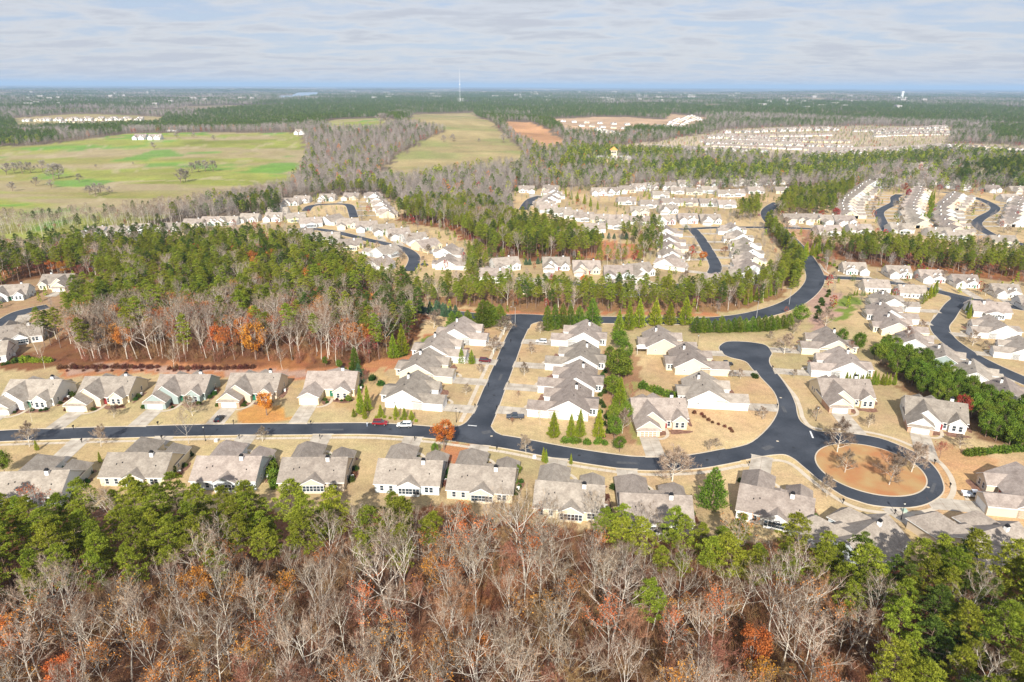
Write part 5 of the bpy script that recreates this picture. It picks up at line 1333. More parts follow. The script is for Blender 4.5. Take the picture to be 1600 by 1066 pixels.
YARD = [
 ('bare_wide', 46, 698, 7.5, 'reddish round bare tree over the main street near the left edge', 1.0), ('bare_wide', 158, 698, 6.5, 'round reddish bare tree south of the street in front of the grey house driveway', .9),
 ('bare', 50, 659, 6, 'small pale bare tree on the lawn of the leftmost house', .9), ('bare_wide', 178, 653, 4.5, 'small greenish bare tree on the lawn of the cream house', 1.0),
 ('bare_wide', 301, 650, 7.2, 'bare tree on the lawn of the sage-sided house', 1.0), ('bare', 295, 694, 11, 'pale thin-trunked bare tree south of the street between two driveways', .8),
 ('bare_wide', 410, 690, 4.6, 'small pale fan-shaped bare tree at the street edge', 1.0), ('maple', 417, 649, 9, 'orange maple dropping leaves on the lawn of the tan brick house', .95),
 ('maple', 694, 703, 10.5, 'large orange street tree left of the junction', 1.0), ('bare_wide', 822, 709, 6, 'small bare street tree right of the junction', .9),
 ('bare_wide', 1050, 752, 10.5, 'large round bare tree with reddish twigs leaning over the street', 1.25), ('bare_wide', 1308, 707, 10, 'tallest bare tree at the left end of the circle island', 1.0),
 ('bare_wide', 1320, 739, 6.5, 'small bare tree inside the island left of centre', 1.0), ('bare_wide', 1389, 758, 9.5, 'bare tree inside the island with long shadow, right of centre', 1.0),
 ('bare_wide', 1424, 738, 9.5, 'bare tree leaning over the right side of the circle road', 1.0), ('bare_wide', 1292, 776, 6, 'small white-limbed tree in a mulch ring below the circle', .9),
 ('red', 1468, 716, 5, 'low reddish tree in the bed in front of the big brown-roofed house', 1.3), ('bare_wide', 1357, 668, 4.8, 'small bare tree in front of the bay-roofed house', .9),
 ('bare_wide', 1120, 700, 3.2, 'small bare shrub-like tree in the cul-de-sac lawn', 1.2), ('bare_wide', 1107, 705, 4.0, 'little bare tree in front of the brown garage house', .8),
 ('bare_wide', 787, 523, 8.5, 'round brown bare tree at the top of the side street', 1.3), ('bare_wide', 771, 553, 7, 'brown bare tree on the lawn of the fourth west house', 1.3),
 ('bare_wide', 678, 513, 8, 'brown bare tree behind the fourth west house', 1.2), ('bare_fine', 800, 488, 10, 'pale bare tree behind the entry road left of the side street top', .8),
 ('bare_wide', 750, 583, 4, 'small pinkish bare tree on the third west lawn', 1.0), ('bare_wide', 728, 617, 4, 'small pinkish bare tree on the second west lawn', 1.0),
 ('bare_wide', 844, 521, 5.5, 'thin bare tree at the top east corner of the side street', .9), ('bare_wide', 831, 553, 5, 'small bare tree in a mulch ring on the east side lawn', .9),
 ('bare_wide', 819, 587, 5, 'small bare tree beside a green shrub, east side lawn', .9), ('red', 809, 622, 2.6, 'small red shrub tree on the east side lawn', 1.1), ('red', 800, 664, 2.4, 'small red shrub tree by the dark pickup driveway', 1.1),
 ('bare_wide', 1157, 592, 4, 'small bare tree on lawn inside the cul-de-sac bend', 1.0), ('bare_wide', 1143, 590, 3, 'tiny bare tree in a mulch ring beside the dark pickup lawn', 1.0), ('bare_wide', 1192, 655, 4, 'low bare tree at the bend of the stem', 1.2),
 ('bare_wide', 1225, 553, 8, 'white-limbed bare tree in front of the top right culdesac house', 1.2), ('bare_wide', 1240, 590, 3.5, 'small bare tree on the lawn right of the stem', .9), ('bare_wide', 1275, 655, 4.5, 'small bare tree by the street sign', .9),
 ('bare', 887, 625, 0.1, '', 0), ('bare', 844, 664, 5, 'pale bare tree left of the four cypresses', .9), ('bare_wide', 1500, 700, 4.5, 'bare reddish bush tree by the brown-roofed house right corner', 1.2),
 ('redmaple', 1499, 655, 9, 'round reddish-brown tree beside the chimney among the evergreens', 1.0), ('bare_wide', 1570, 768, 4.5, 'brown shrubby tree in front of the tan house at the right edge', 1.3),
 ('bare_fine', 1415, 545, 9, 'pale slender bare tree between two green trees', .8), ('bare_fine', 1325, 560, 7, 'pale bare tree left of the round green trees', .8), ('bare_wide', 1290, 510, 8, 'bare white-limbed tree in the pink clearing', 1.1),
 # cypresses
 ('cypress', 564, 648, 10.5, 'tallest of the narrow cypresses at the end of the north row', .72), ('cypress', 575, 643, 9.5, 'cypress just right of the tallest narrow one', .7), ('cypress', 570, 655, 5, 'short cypress at the foot of the tall pair', .8), ('cypress', 553, 652, 3.2, 'stubby cypress left of the tall pair', 1.2),
 ('cypress', 629, 555, 13, 'tall broad golden cypress behind the west gardens, right of a pair', 1.0), ('cypress', 615, 560, 10, 'shorter broad golden cypress, left of the pair behind west gardens', 1.15),
 ('cypress', 595, 650, 4.2, 'small cypress in the corner hedge, leftmost', 1.2), ('cypress', 619, 652, 4.4, 'small cypress in the corner hedge, second', 1.2), ('cypress', 632, 653, 3.8, 'small cypress in the corner hedge, third', 1.2), ('cypress', 643, 655, 3.2, 'small rounded cypress at the right end of the corner hedge', 1.6),
 ('cypress', 737, 569, 6, 'green cypress beside the maroon car, right one', 1.15), ('cypress', 721, 568, 6.5, 'green cypress beside the third west house, left one', 1.1),
 ('cypress', 865, 684, 9, 'first cypress from the left of four by the corner house', 1.1), ('cypress', 892, 684, 8.2, 'second cypress from the left of four by the corner house', .95), ('cypress', 906, 683, 9.4, 'third cypress from the left of four by the corner house', .9), ('cypress', 935, 684, 9.8, 'fourth cypress at the right of four by the corner house', .95),
 ('leyland', 855, 517, 12, 'first tall dark green cone at the top of the side street', .75), ('leyland', 867, 515, 12, 'second tall dark green cone at the top of the side street', .75), ('leyland', 879, 514, 12, 'third tall dark green cone at the top of the side street', .75), ('leyland', 891, 513, 11.5, 'fourth tall dark green cone at the top of the side street', .75),
 ('leyland', 905, 511, 10, 'broad green cone after the four tall ones', 1.1), ('leyland', 925, 510, 13, 'broad tall green cone after the four tall ones, right', 1.1),
 ('cypress', 966, 530, 13, 'golden cypress first of the row behind the solar panel house', 1.1), ('cypress', 982, 516, 13, 'golden cypress second of the row behind the solar panel house', 1.1), ('cypress', 998, 512, 13.5, 'golden cypress third of the row behind the solar panel house', 1.1),
 ('cypress', 1023, 509, 13, 'golden cypress fourth of the row behind the solar panel house', 1.2), ('cypress', 1046, 508, 11, 'golden cypress fifth, lower, behind the solar panel house', 1.3), ('cypress', 1070, 508, 13.5, 'golden cypress sixth and last behind the solar panel house', 1.25),
 ('evergreen', 966, 598, 13.5, 'huge rounded evergreen in the strip between the gardens', 1.05), ('evergreen', 978, 566, 9, 'rounded evergreen above the huge one in the garden strip', .9), ('evergreen', 968, 548, 9, 'upper rounded evergreen behind the golden cypresses', 1.1), ('evergreen', 957, 622, 9, 'rounded evergreen left below the huge one', .95), ('leyland', 975, 585, 9, 'bushy conifer right of the huge evergreen', 1.2), ('evergreen', 968, 706, 5, 'low bushy evergreen at the foot of the garden strip', 1.2), ('evergreen', 952, 570, 8, 'small rounded evergreen left in the garden strip', .8),
 ('cypress', 968, 636, 11, 'golden green cypress in the garden strip below the huge evergreen', 1.1), ('evergreen', 958, 665, 8, 'upper dark evergreen of the lower garden strip', .85), ('evergreen', 960, 688, 8.5, 'lower dark evergreen of the garden strip', .85), ('evergreen', 978, 662, 8, 'right dark evergreen of the lower garden strip', .75),
 ('bare_wide', 972, 678, 8, 'bare grey tree between the dark evergreens of the garden strip', .8), ('bare_fine', 983, 642, 9, 'pale bare tree beside the golden cypress in the garden strip', .6),
 ('leyland', 1112, 792, 11.5, 'bright green full conifer beside the street below the big bare tree', 1.15), ('evergreen', 1250, 508, 9.5, 'broad green pine-like evergreen top of the cul-de-sac', 1.2),
 ('evergreen', 1314, 543, 8.5, 'left one of two round bright green trees by the lawn', .85), ('evergreen', 1341, 551, 9, 'right one of two round bright green trees by the lawn', .85),
 ('evergreen', 8, 742, 7.5, 'dark rounded evergreen at the left edge below the street', .9), ('cypress', 58, 704, 3.5, 'small dark cypress south of the street near the left edge', .9), ('cypress', 157, 723, 3.6, 'little bright cypress between two lower houses', .8),
 ('evergreen', 278, 728, 3.5, 'clipped dark evergreen beside the cream house gable', .8), ('evergreen', 273, 742, 3.0, 'lower clipped evergreen beside the cream house gable', .8),
 ('evergreen', 808, 744, 3.6, 'round bluish-green bush right of the window-row house', 1.1), ('evergreen', 803, 760, 3.0, 'lower hedge bush right of the window-row house', 1.1),
 ('cypress', 849, 722, 4.8, 'narrow cypress pair left of the brown-roofed house, left', .7), ('cypress', 853, 724, 4.6, 'narrow cypress pair left of the brown-roofed house, right', .7), ('cypress', 892, 726, 3.6, 'single small cypress behind the brown-roofed house', .7), ('evergreen', 680, 700+12, 4.2, 'round green bush left of the orange street tree', .8),
 ('evergreen', 540, 590, 4, 'round bright shrub tree right of the brick-garage house', .9), ('bluefir', 562, 600, 8, 'bluish fir behind the brick-garage house', .9), ('leyland', 555, 577, 9, 'bushy green conifer behind the brick-garage house', .8), ('bare_fine', 572, 615, 8, 'pale bare tree beside the bluish fir', .7),
 ('evergreen', 545, 630, 3.2, 'round green bush at the corner of the brick-garage house', 1.0), ('leyland', 532, 640, 0.1, '', 0),
 ('evergreen', 509, 572, 4, 'left round bush on the pine straw bank', .9), ('evergreen', 530, 577, 4, 'right round bush on the pine straw bank', .9),
 ('maple', 400, 562, 16, 'bright orange full tree at the edge of the clearing', .95), ('bare_wide', 147, 560, 16, 'large white-limbed twin tree at the clearing, left', .85), ('bare_wide', 158, 560, 17, 'large white-limbed twin tree at the clearing, right', .85),
 ('bare', 70, 577, 9, 'pale slender tree on the clearing by the maroon hedge', .8), ('bare', 272, 578, 9, 'pale slender tree on the clearing behind the sage-sided house', .8), ('bare', 441, 578, 9, 'pale slender tree behind the tan brick house', .8),
 ('maple', 912, 453, 9, 'orange tree beside the middle street', .8), ('redmaple', 862, 449, 8, 'rusty tree beside the middle street', .8), ('maple', 1098, 408, 6.5, 'round orange tree inside the middle street bend', 1.2), ('red', 1132, 402, 6.5, 'wide rusty tree right of the middle street', 1.4),
 ('maple', 1280, 358, 0.1, '', 0), ('bare_big', 820, 905, 21, 'very large bare tree with white spreading limbs in the front wood below the window-row house', 1.0),
 ('redmaple', 1283, 345, 9, 'first red maple right of the entry road', 1.0), ('redmaple', 1305, 343, 10, 'second red maple right of the entry road', 1.0), ('bare_wide', 1227, 358, 9, 'grey bare tree at the right of the entry road', 1.1),
 ('evergreen', 765, 309, 9, 'big round green tree in the small meadow', 1.0), ('evergreen', 793, 300, 8, 'round green tree beside the north houses', .9), ('evergreen', 807, 303, 7, 'second round green tree beside the north houses', .9),
 ('redmaple', 1412, 300, 10, 'rusty maple between the two far columns', 1.0), ('redmaple', 1418, 312, 11, 'tall rusty maple at the head of column one', .7), ('redmaple', 1467, 300, 8, 'rusty maple beside the far cream house', 1.0), ('redmaple', 1400, 275, 8, 'dark red maple at the far cluster', .8), ('redmaple', 1341, 276, 10, 'deep red maple in the far green wood', .7),
]
for q in YARD:
    kind, px, py, H, lab, wd = q
    if H < 1: continue
    yard_tree(kind, px, py, H, lab, wd)
def tree_row(kind, a, b, n, H, label, group, wide=1.0, jit=.4):
    A, B = G(*a), G(*b)
    for i in range(n):
        t = (i+.5)/n; x = A[0]+(B[0]-A[0])*t+random.uniform(-jit, jit); y = A[1]+(B[1]-A[1])*t+random.uniform(-jit, jit)
        placed.append((x, y, 2)); tree_obj(kind, x, y, H*random.uniform(.82, 1.12), '%s, %s from the left' % (label, ordn(i)), group, None, wide)
tree_row('leyland', (1082, 520), (1188, 518), 11, 7.0, 'bushy conifer in the hedge between cul-de-sac and entry road', 'conifer hedge above the cul-de-sac', 1.25)
tree_row('leyland', (1190, 518), (1236, 512), 5, 7.5, 'bushy conifer at the right part of the hedge above the bulb', 'conifer hedge above the cul-de-sac', 1.25)
tree_row('cypress', (1316, 603), (1400, 602), 13, 5.5, 'small green conifer behind the bay-roofed house', 'conifer row behind the bay-roofed house', .8)
tree_row('cypress', (1160, 478), (1215, 460), 7, 8, 'narrow golden cypress on the inner bank of the entry road', 'golden cypresses along the entry road bank', .7)
tree_row('cypress', (870, 303), (940, 330), 7, 9, 'golden conifer between the north rows', 'golden conifers in the north estate', .8)
tree_row('cypress', (1332, 462), (1400, 465), 12, 3.6, 'small conifer along the garden below the ridge street', 'conifer hedge below the ridge street', .9)
tree_row('cypress', (1443, 478), (1462, 458), 5, 7, 'conifer in the clump at the fork', 'conifer clump at the fork', .9, 1)
tree_row('cypress', (1512, 500), (1516, 478), 5, 5.5, 'conifer right of the fork', 'conifers right of the fork', .9, .8)
tree_row('cypress', (1245, 408), (1290, 395), 7, 10, 'tall conifer in the clump beside the entry road', 'conifer clump beside the entry road', .9, 3)
tree_row('cypress', (1447, 350), (1462, 312), 9, 9, 'conifer between the two far columns of houses', 'conifers between the far columns', .9, 3)
tree_row('bluefir', (652, 487), (718, 497), 9, 6.5, 'bluish conifer beside the entry road left', 'bluish conifers by the entry road', 1.0, 1.5)
tree_row('leyland', (700, 518), (735, 510), 3, 10, 'big dense green tree behind the fourth west house', 'dense evergreens at the top of the side street', 1.25, .6)
tree_row('leyland', (748, 512), (786, 507), 4, 11.5, 'big dense green tree left of the side street top', 'dense evergreens left of the side street top', 1.3, .8)
tree_row('bluefir', (815, 415), (890, 408), 8, 4.5, 'bluish bush behind the middle row', 'bluish bushes behind the middle row', 1.1, 1)
tree_row('bluefir', (925, 372), (985, 375), 6, 5, 'bluish conifer at the orange clearing', 'bluish conifers at the orange clearing', 1.1, 1)

# pines standing close along the inner side of the entry road where it climbs away
ent = offset(roads['entry'][0], 1)
for a_, b_, n_ in (((1196, 352), (1212, 372), 6), ((1212, 374), (1236, 398), 9), ((1237, 400), (1249, 428), 9), ((1247, 433), (1236, 455), 6)):
    tree_row('pine_full', a_, b_, n_, 12.5, 'full green pine on the inner verge of the entry road', 'pines on the inner verge of the entry road', 1.15, 1.0)
# dark evergreen belt on the right
def scatter(poly_px, spacing, jit=.42, clear=True, world=False):
    poly = poly_px if world else GL(poly_px)
    xs = [p[0] for p in poly]; ys = [p[1] for p in poly]
    gx = np.arange(min(xs), max(xs)+spacing, spacing); gy = np.arange(min(ys), max(ys)+spacing, spacing)
    X, Y = np.meshgrid(gx, gy); X = X+rng.uniform(-jit, jit, X.shape)*spacing; Y = Y+rng.uniform(-jit, jit, Y.shape)*spacing
    X = X.ravel(); Y = Y.ravel(); ok = inside(poly, X, Y); X, Y = X[ok], Y[ok]
    if clear:
        ok = ~on_road(X, Y, 2.2)
        hs = np.array(house_sites)
        for hx, hy, hr in hs:
            ok &= (X-hx)**2+(Y-hy)**2 > hr**2*.95
        for hx, hy, hr in placed: ok &= (X-hx)**2+(Y-hy)**2 > hr**2
        X, Y = X[ok], Y[ok]
    return X, Y
for x, y in zip(*scatter([(1362, 560), (1380, 548), (1400, 552), (1450, 578), (1510, 612), (1560, 636), (1640, 672), (1660, 712), (1590, 706), (1540, 684), (1490, 652), (1440, 622), (1390, 590)], 4.1)):
    px, py, _ = P(x, y)
    w_ = 'left end' if px < 1430 else ('middle' if px < 1520 else 'right end')
    tree_obj('evergreen', x, y, random.uniform(6.5, 9.5), 'dense dark green tree in the %s of the thick evergreen belt, %s' % (w_, 'front side' if py > 575+(px-1400)*.55 else 'back side'), 'thick evergreen belt right of the cul-de-sac, %s' % w_, wide=random.uniform(.75, .95))
    placed.append((x, y, 2))

# woods: (polygon of trunk feet, spacing, mixture, height factor, description)
BARE_MIX = {'bare_big': .03, 'bare': .45, 'bare_fine': .13, 'rust': .33, 'rust_full': .02, 'orange': .04, 'pine': .025}
WOODS = [
 ([(-260, 868), (60, 850), (240, 848), (420, 852), (545, 862), (560, 900), (430, 945), (300, 950), (100, 990), (-60, 1030), (-350, 1070)], 4.9, {'pine': .90, 'rust': .04, 'bare': .06}, .9, 'wood below the left houses'),
 ([(560, 862), (640, 850), (700, 858), (690, 960), (560, 960)], 6.5, {'pine': .5, 'orange': .2, 'bare': .3}, .95, 'clump below the orange street tree'),
 ([(925, 872), (1010, 872), (1100, 885), (1200, 898), (1290, 925), (1250, 965), (1100, 962), (950, 940)], 5.2, {'pine': .84, 'rust': .04, 'bare': .12}, .82, 'belt below the big round bare tree'),
 ([(1290, 925), (1400, 930), (1500, 945), (1620, 940), (1800, 940), (1950, 1500), (1580, 1450), (1440, 1230), (1370, 1080), (1280, 990), (1240, 950)], 4.7, {'pine': .62, 'pine_dark': .33, 'bare': .05}, .88, 'dense wood at the lower right'),
 ([(-350, 1050), (-60, 1020), (100, 980), (300, 945), (430, 938), (560, 905), (700, 862), (800, 855), (930, 872), (950, 940), (1100, 960), (1250, 965), (1290, 1000), (1370, 1090), (1440, 1240), (1580, 1450), (1300, 1480), (-300, 1480)], 6.0, BARE_MIX, .9, 'front wood'),
 ([(-60, 470), (0, 425), (60, 412), (160, 400), (330, 396), (470, 398), (530, 418), (575, 440), (640, 458), (655, 478), (560, 490), (480, 485), (330, 470), (200, 468), (150, 440), (60, 433)], 5.1, {'pine': .58, 'pine_dark': .22, 'bare': .09, 'rust_full': .05, 'red': .06}, .8, 'left wood between the streets'),
 ([(120, 482), (190, 470), (330, 475), (470, 490), (560, 505), (560, 520), (400, 512), (200, 512), (150, 530), (90, 548), (60, 556), (30, 560), (110, 520)], 5.0, {'pine': .60, 'pine_dark': .10, 'bare': .2, 'rust': .1}, .85, 'band above the leafless strip'),
 ([(112, 552), (120, 530), (200, 508), (400, 508), (530, 515), (640, 545), (600, 563), (560, 572), (420, 567), (300, 568), (180, 564), (130, 566)], 5.3, {'bare': .44, 'rust': .17, 'rust_full': .12, 'orange': .05, 'red': .07, 'bare_fine': .06, 'pine': .09}, .98, 'leafless strip above the orange clearing'),
 ([(555, 500), (600, 480), (655, 478), (662, 505), (640, 540), (600, 552), (560, 540)], 5.2, {'pine': .3, 'pine_dark': .4, 'bare': .3}, .85, 'corner wood left of the side street'),
 ([(425, 488), (560, 492), (600, 500), (570, 516), (430, 514)], 5.5, {'rust_full': .75, 'bare': .25}, .85, 'rusty patch in the left wood'),
 ([(-60, 420), (0, 405), (150, 385), (330, 378), (480, 388), (560, 425), (530, 418), (470, 398), (330, 396), (160, 400), (60, 412), (-60, 440)], 5.2, {'pine_dark': .62, 'pine': .15, 'bare': .15, 'red': .08}, .75, 'wood behind the far left houses'),
 ([(-60, 352), (60, 346), (200, 336), (300, 322), (400, 305), (450, 300), (450, 312), (400, 325), (300, 344), (200, 357), (100, 362), (-60, 374)], 6.0, {'bare': .74, 'pine_dark': .16, 'red': .1}, .6, 'strip between field and far left houses'),
 ([(620, 345), (640, 328), (740, 325), (800, 350), (900, 372), (945, 398), (900, 412), (770, 402), (740, 384), (700, 358)], 5.2, {'pine_full': .72, 'pine_dark': .14, 'bare': .05, 'red': .09}, .85, 'central wood'),
 ([(640, 472), (700, 458), (760, 456), (860, 463), (1000, 465), (1110, 460), (1170, 450), (1215, 428), (1236, 405), (1222, 382), (1203, 358), (1220, 362), (1247, 388), (1256, 412), (1250, 440), (1222, 466), (1130, 489), (980, 493), (860, 490), (760, 484), (650, 480)], 4.5, {'pine_full': .84, 'pine_dark': .08, 'bare': .08}, .68, 'belt along the entry road'),
 ([(1286, 388), (1340, 388), (1400, 392), (1500, 398), (1640, 412), (1640, 442), (1560, 436), (1480, 427), (1340, 412)], 4.9, {'pine_full': .82, 'pine_dark': .12, 'bare': .04, 'red': .02}, .74, 'belt above the ridge street'),
 ([(1252, 392), (1270, 378), (1292, 384), (1302, 404), (1292, 424), (1278, 415)], 5.5, {'pine_full': .35, 'pine_dark': .3, 'bare': .35}, .55, 'clump right of the entry road'),
 ([(1195, 345), (1215, 330), (1232, 310), (1320, 300), (1345, 285), (1320, 325), (1290, 340), (1240, 340)], 5.6, {'pine_full': .7, 'pine_dark': .2, 'red': .05, 'bare': .05}, .8, 'wood at the entry road head'),
 ([(1145, 345), (1168, 330), (1192, 318), (1196, 332), (1185, 346)], 5.2, {'pine_full': .9, 'pine_dark': .1}, .8, 'grove left of the entry road head'),
 ([(1000, 360), (1030, 362), (1035, 380), (1030, 402), (1010, 412), (985, 410), (1000, 385), (960, 375)], 5.6, {'pine_full': .6, 'pine_dark': .2, 'bare': .15, 'red': .05}, .7, 'clump left of the middle bend'),
 ([(930, 402), (985, 410), (1010, 414), (940, 420)], 5.6, {'pine_full': .8, 'bare': .2}, .55, 'trees behind the middle row'),
 ([(725, 400), (770, 405), (790, 412), (762, 440), (735, 455), (720, 430)], 5.6, {'pine_full': .7, 'pine_dark': .2, 'bare': .1}, .65, 'grove between crescent and middle row'),
 ([(1480, 300), (1500, 272), (1560, 262), (1700, 262), (1700, 300), (1600, 296), (1560, 290), (1520, 290)], 7.0, {'pine_dark': .8, 'pine': .15, 'bare': .05}, .85, 'dark wood at the upper right'),
 ([(350, 325), (400, 318), (440, 316), (436, 325), (440, 340), (420, 342), (380, 340)], 6.0, {'pine_dark': .6, 'pine': .3, 'bare': .1}, .75, 'grove left of the left loop'),
 ([(470, 312), (560, 302), (600, 300), (620, 318), (604, 322), (600, 305), (500, 309)], 6.0, {'pine': .7, 'pine_dark': .3}, .75, 'grove behind the left loop'),
]
cand = []
for poly, sp, mix, hf, desc in WOODS:
    X, Y = scatter(poly, sp)
    ks = list(mix); pr = np.array([mix[k] for k in ks]); pr /= pr.sum()
    # kinds come in drifts
    nz = fbm(X, Y, 22, len(desc), 2)
    for x, y, q in zip(X, Y, nz):
        k = ks[int(rng.choice(len(ks), p=pr))]
        if k in ('rust', 'orange') and q < .45 and rng.random() < .4: k = 'bare' if 'bare' in mix else ks[0]
        px, py, dep = P(x, y)
        base = {'bare_big': 19, 'rust_full': 14, 'pine_full': 18, 'bare': 18, 'bare_fine': 13.5, 'rust': 16, 'orange': 14, 'red': 10, 'pine': 20, 'pine_dark': 19}[k]
        cand.append([dep, k, x, y, base*hf*random.uniform(.78, 1.14), desc, px])
LANDX = [(60, 'at the left edge'), (165, 'below the grey-sided house'), (280, 'below the cream sunroom house'), (415, 'below the grey-roofed house'), (560, 'below the tree-veiled house'), (690, 'below the blue-valley house'), (815, 'below the window-row house'), (940, 'below the shadowed brown roof'),
         (1080, 'below the pine-hidden house'), (1200, 'left of the wide-roofed house'), (1300, 'below the wide-roofed house'), (1440, 'below the turning circle'), (9999, 'at the right edge')]
def part_of(desc, px, dep):
    if desc in [w[4] for w in WOODS[:5]]:
        cx_ = min(max(CX+(px-CX), 0), 1600)
        side = next(n for lim, n in LANDX if cx_ < lim)
        rw = 'bottom edge' if dep < 95 else ('front' if dep < 112 else ('middle' if dep < 130 else ('back' if dep < 150 else 'far side')))
        return '%s %s of the %s' % (side, '' , desc) if False else '%s, %s of the %s' % (side, rw, desc)
    if False and 'along the bottom' in desc or 'lower right' in desc or 'below the left' in desc:
        side = 'left third' if px < 520 else ('middle' if px < 1050 else 'right third')
        return desc+(', %s of the picture' % side if 'along the bottom' in desc else '')+(', front rows' if dep < 135 else ', back rows')
    return desc
cand.sort(key=lambda c: c[0])
cnt = {}; rest = []
for dep, k, x, y, H, desc, px in cand:
    nm = NAMES[k]; cnt[nm] = cnt.get(nm, 0)+1
    if cnt[nm] <= 300:
        d = part_of(desc, px, dep)
        if not d.startswith(('at ', 'below ', 'left of')): d = 'in the %s%s' % (d, ', left part' if px < 260 else (', right part' if px > 1350 else ''))
        d = ' '.join(d.replace(', left part', ' left').replace(', right part', ' right').split()[:16-len(LOOK[k].split())])
        tree_obj(k, x, y, H, '%s %s' % (LOOK[k], d), '%s, %s' % (LOOK[k], d), wide=random.uniform(.85, 1.15)*(1.32 if 'belt along' in desc or 'belt above' in desc or 'left wood' in desc else 1))
    else: rest.append((k, x, y, H))
pts = []
for k, x, y, H in rest:
    kk = {'bare_big': 'bare', 'rust_full': 'rust', 'pine_full': 'pine', 'bare_fine': 'bare', 'orange': 'rust', 'red': 'red'}.get(k, k)
    ids = LOWIDX.get(kk+'_mid', LOWIDX[kk]); h0 = {'bare': 18, 'pine': 20, 'pine_dark': 19, 'rust': 17, 'red': 11}[kk]
    pts.append((x, y, float(hgt(x, y)), random.choice(ids), H/h0, random.uniform(0, 6.28)))
if pts: scatter_object('woodland', pts, 'further pines and bare trees of the woods between the streets')
print('trees', cnt, 'rest', len(rest))
# small yard trees in the middle estates, and brush on the woods floor
pts = []
for poly, sp in ((WOODS[4][0], 2.1), (WOODS[0][0], 3), (WOODS[3][0], 3.2), (WOODS[2][0], 2.6), (WOODS[7][0], 2.6), ([(560, 800), (900, 822), (940, 860), (560, 860)], 3)):
    X, Y = scatter(poly, sp, clear=False)
    for x, y in zip(X, Y):
        if vnoise(x, y, 9, 4) > .25: pts.append((x, y, 0, random.choice(LOWIDX['brush']), random.uniform(.6, 1.7), random.uniform(0, 6.28)))
scatter_object('undergrowth', pts, 'bare reddish brush and saplings on the woods floor')
print('brush', len(pts))

# shrubs
nsh = 0
def shrub(x, y, h_, mk, label, group, w_=1.0):
    o = link(random.choice(SHRUB[mk]), 'shrub'); o.location = (x, y, float(hgt(x, y))); o.rotation_euler = (0, 0, random.uniform(0, 6.28)); o.scale = (h_*w_*1.15, h_*w_*1.15, h_)
    return tag(o, label, 'shrub', group)
COLN = {'shrub': 'green', 'shrub_red': 'maroon', 'cypress': 'yellow-green', 'evergreen': 'dark green'}
for x, y, h_, mk, desc in shrub_spots:
    if nsh >= 130: break
    if on_road(np.array([x]), np.array([y]), .3)[0]: continue
    nsh += 1
    d_ = ' '.join(desc.split()[:9]).rstrip(',')
    shrub(x, y, h_, mk, 'small %s shrub by the %s' % (COLN[mk], d_), 'foundation shrubs, '+desc, 1.15)
def shrub_row(a, b, n, h_, mk, desc, jit=.5, w_=1.0):
    A, B = G(*a), G(*b)
    for i in range(n):
        t = (i+.5)/n
        shrub(A[0]+(B[0]-A[0])*t+random.uniform(-jit, jit), A[1]+(B[1]-A[1])*t+random.uniform(-jit, jit), h_*random.uniform(.75, 1.2), mk, '%s shrub %s' % (COLN[mk], desc), 'shrubs '+desc, w_)
shrub_row((92, 576), (250, 575), 20, 1.9, 'shrub_red', 'in the hedge line behind the left houses', .5)
shrub_row((260, 578), (400, 576), 14, 1.9, 'shrub_red', 'in the hedge line behind the sage and tan houses', .5)
shrub_row((94, 580), (330, 579), 10, 1.0, 'shrub_red', 'in the lower hedge line behind the left houses', .6)
shrub_row((1507, 711), (1610, 702), 15, 2.0, 'evergreen', 'in the clipped hedge right of the brown-roofed house', .15, 1.1)
shrub_row((1538, 676), (1590, 696), 9, 2.2, 'cypress', 'between the evergreen belt and the clipped hedge', .5)
shrub_row((30, 566), (80, 566), 6, 2.2, 'cypress', 'in front of the left edge houses', .5, 1.1)
shrub_row((0, 572), (48, 561), 6, 1.6, 'shrub', 'at the far left edge', .6, 1.1)
shrub_row((1002, 605), (1068, 628), 9, 2.4, 'evergreen', 'in the round hedge behind the brown garage house', .3, 1.0)
shrub_row((1085, 645), (1150, 678), 9, 1.1, 'shrub_red', 'in the diagonal bed across the culdesac lawn', .8)
shrub_row((880, 690), (948, 694), 9, 1.7, 'evergreen', 'at the foot of the four cypresses', .7, 1.1)
shrub_row((583, 652), (652, 658), 9, .9, 'cypress', 'low in the corner hedge', .5)
shrub_row((940, 560), (945, 690), 16, 1.7, 'shrub', 'along the garden strip', 1.2)
shrub_row((1175, 586), (1182, 592), 2, 1.5, 'shrub', 'paired on the lawn inside the bend', .2, 1.2)
shrub_row((422, 728), (432, 762), 8, 2.8, 'evergreen', 'in the hedge beside the grey-roofed house', .3, 1.0)
shrub_row((600, 540), (640, 560), 9, 1.8, 'shrub', 'behind the west gardens', 2.5, 1.3)
shrub_row((545, 570), (600, 600), 8, 1.8, 'shrub', 'behind the cypress pair', 2.5, 1.3)
shrub_row((1295, 455), (1275, 500), 10, 1.8, 'shrub', 'along the pink clearing', 1.5, 1.2)
shrub_row((1260, 395), (1330, 430), 12, 1.6, 'cypress', 'in the hedge right of the entry road', .5, 1.1)

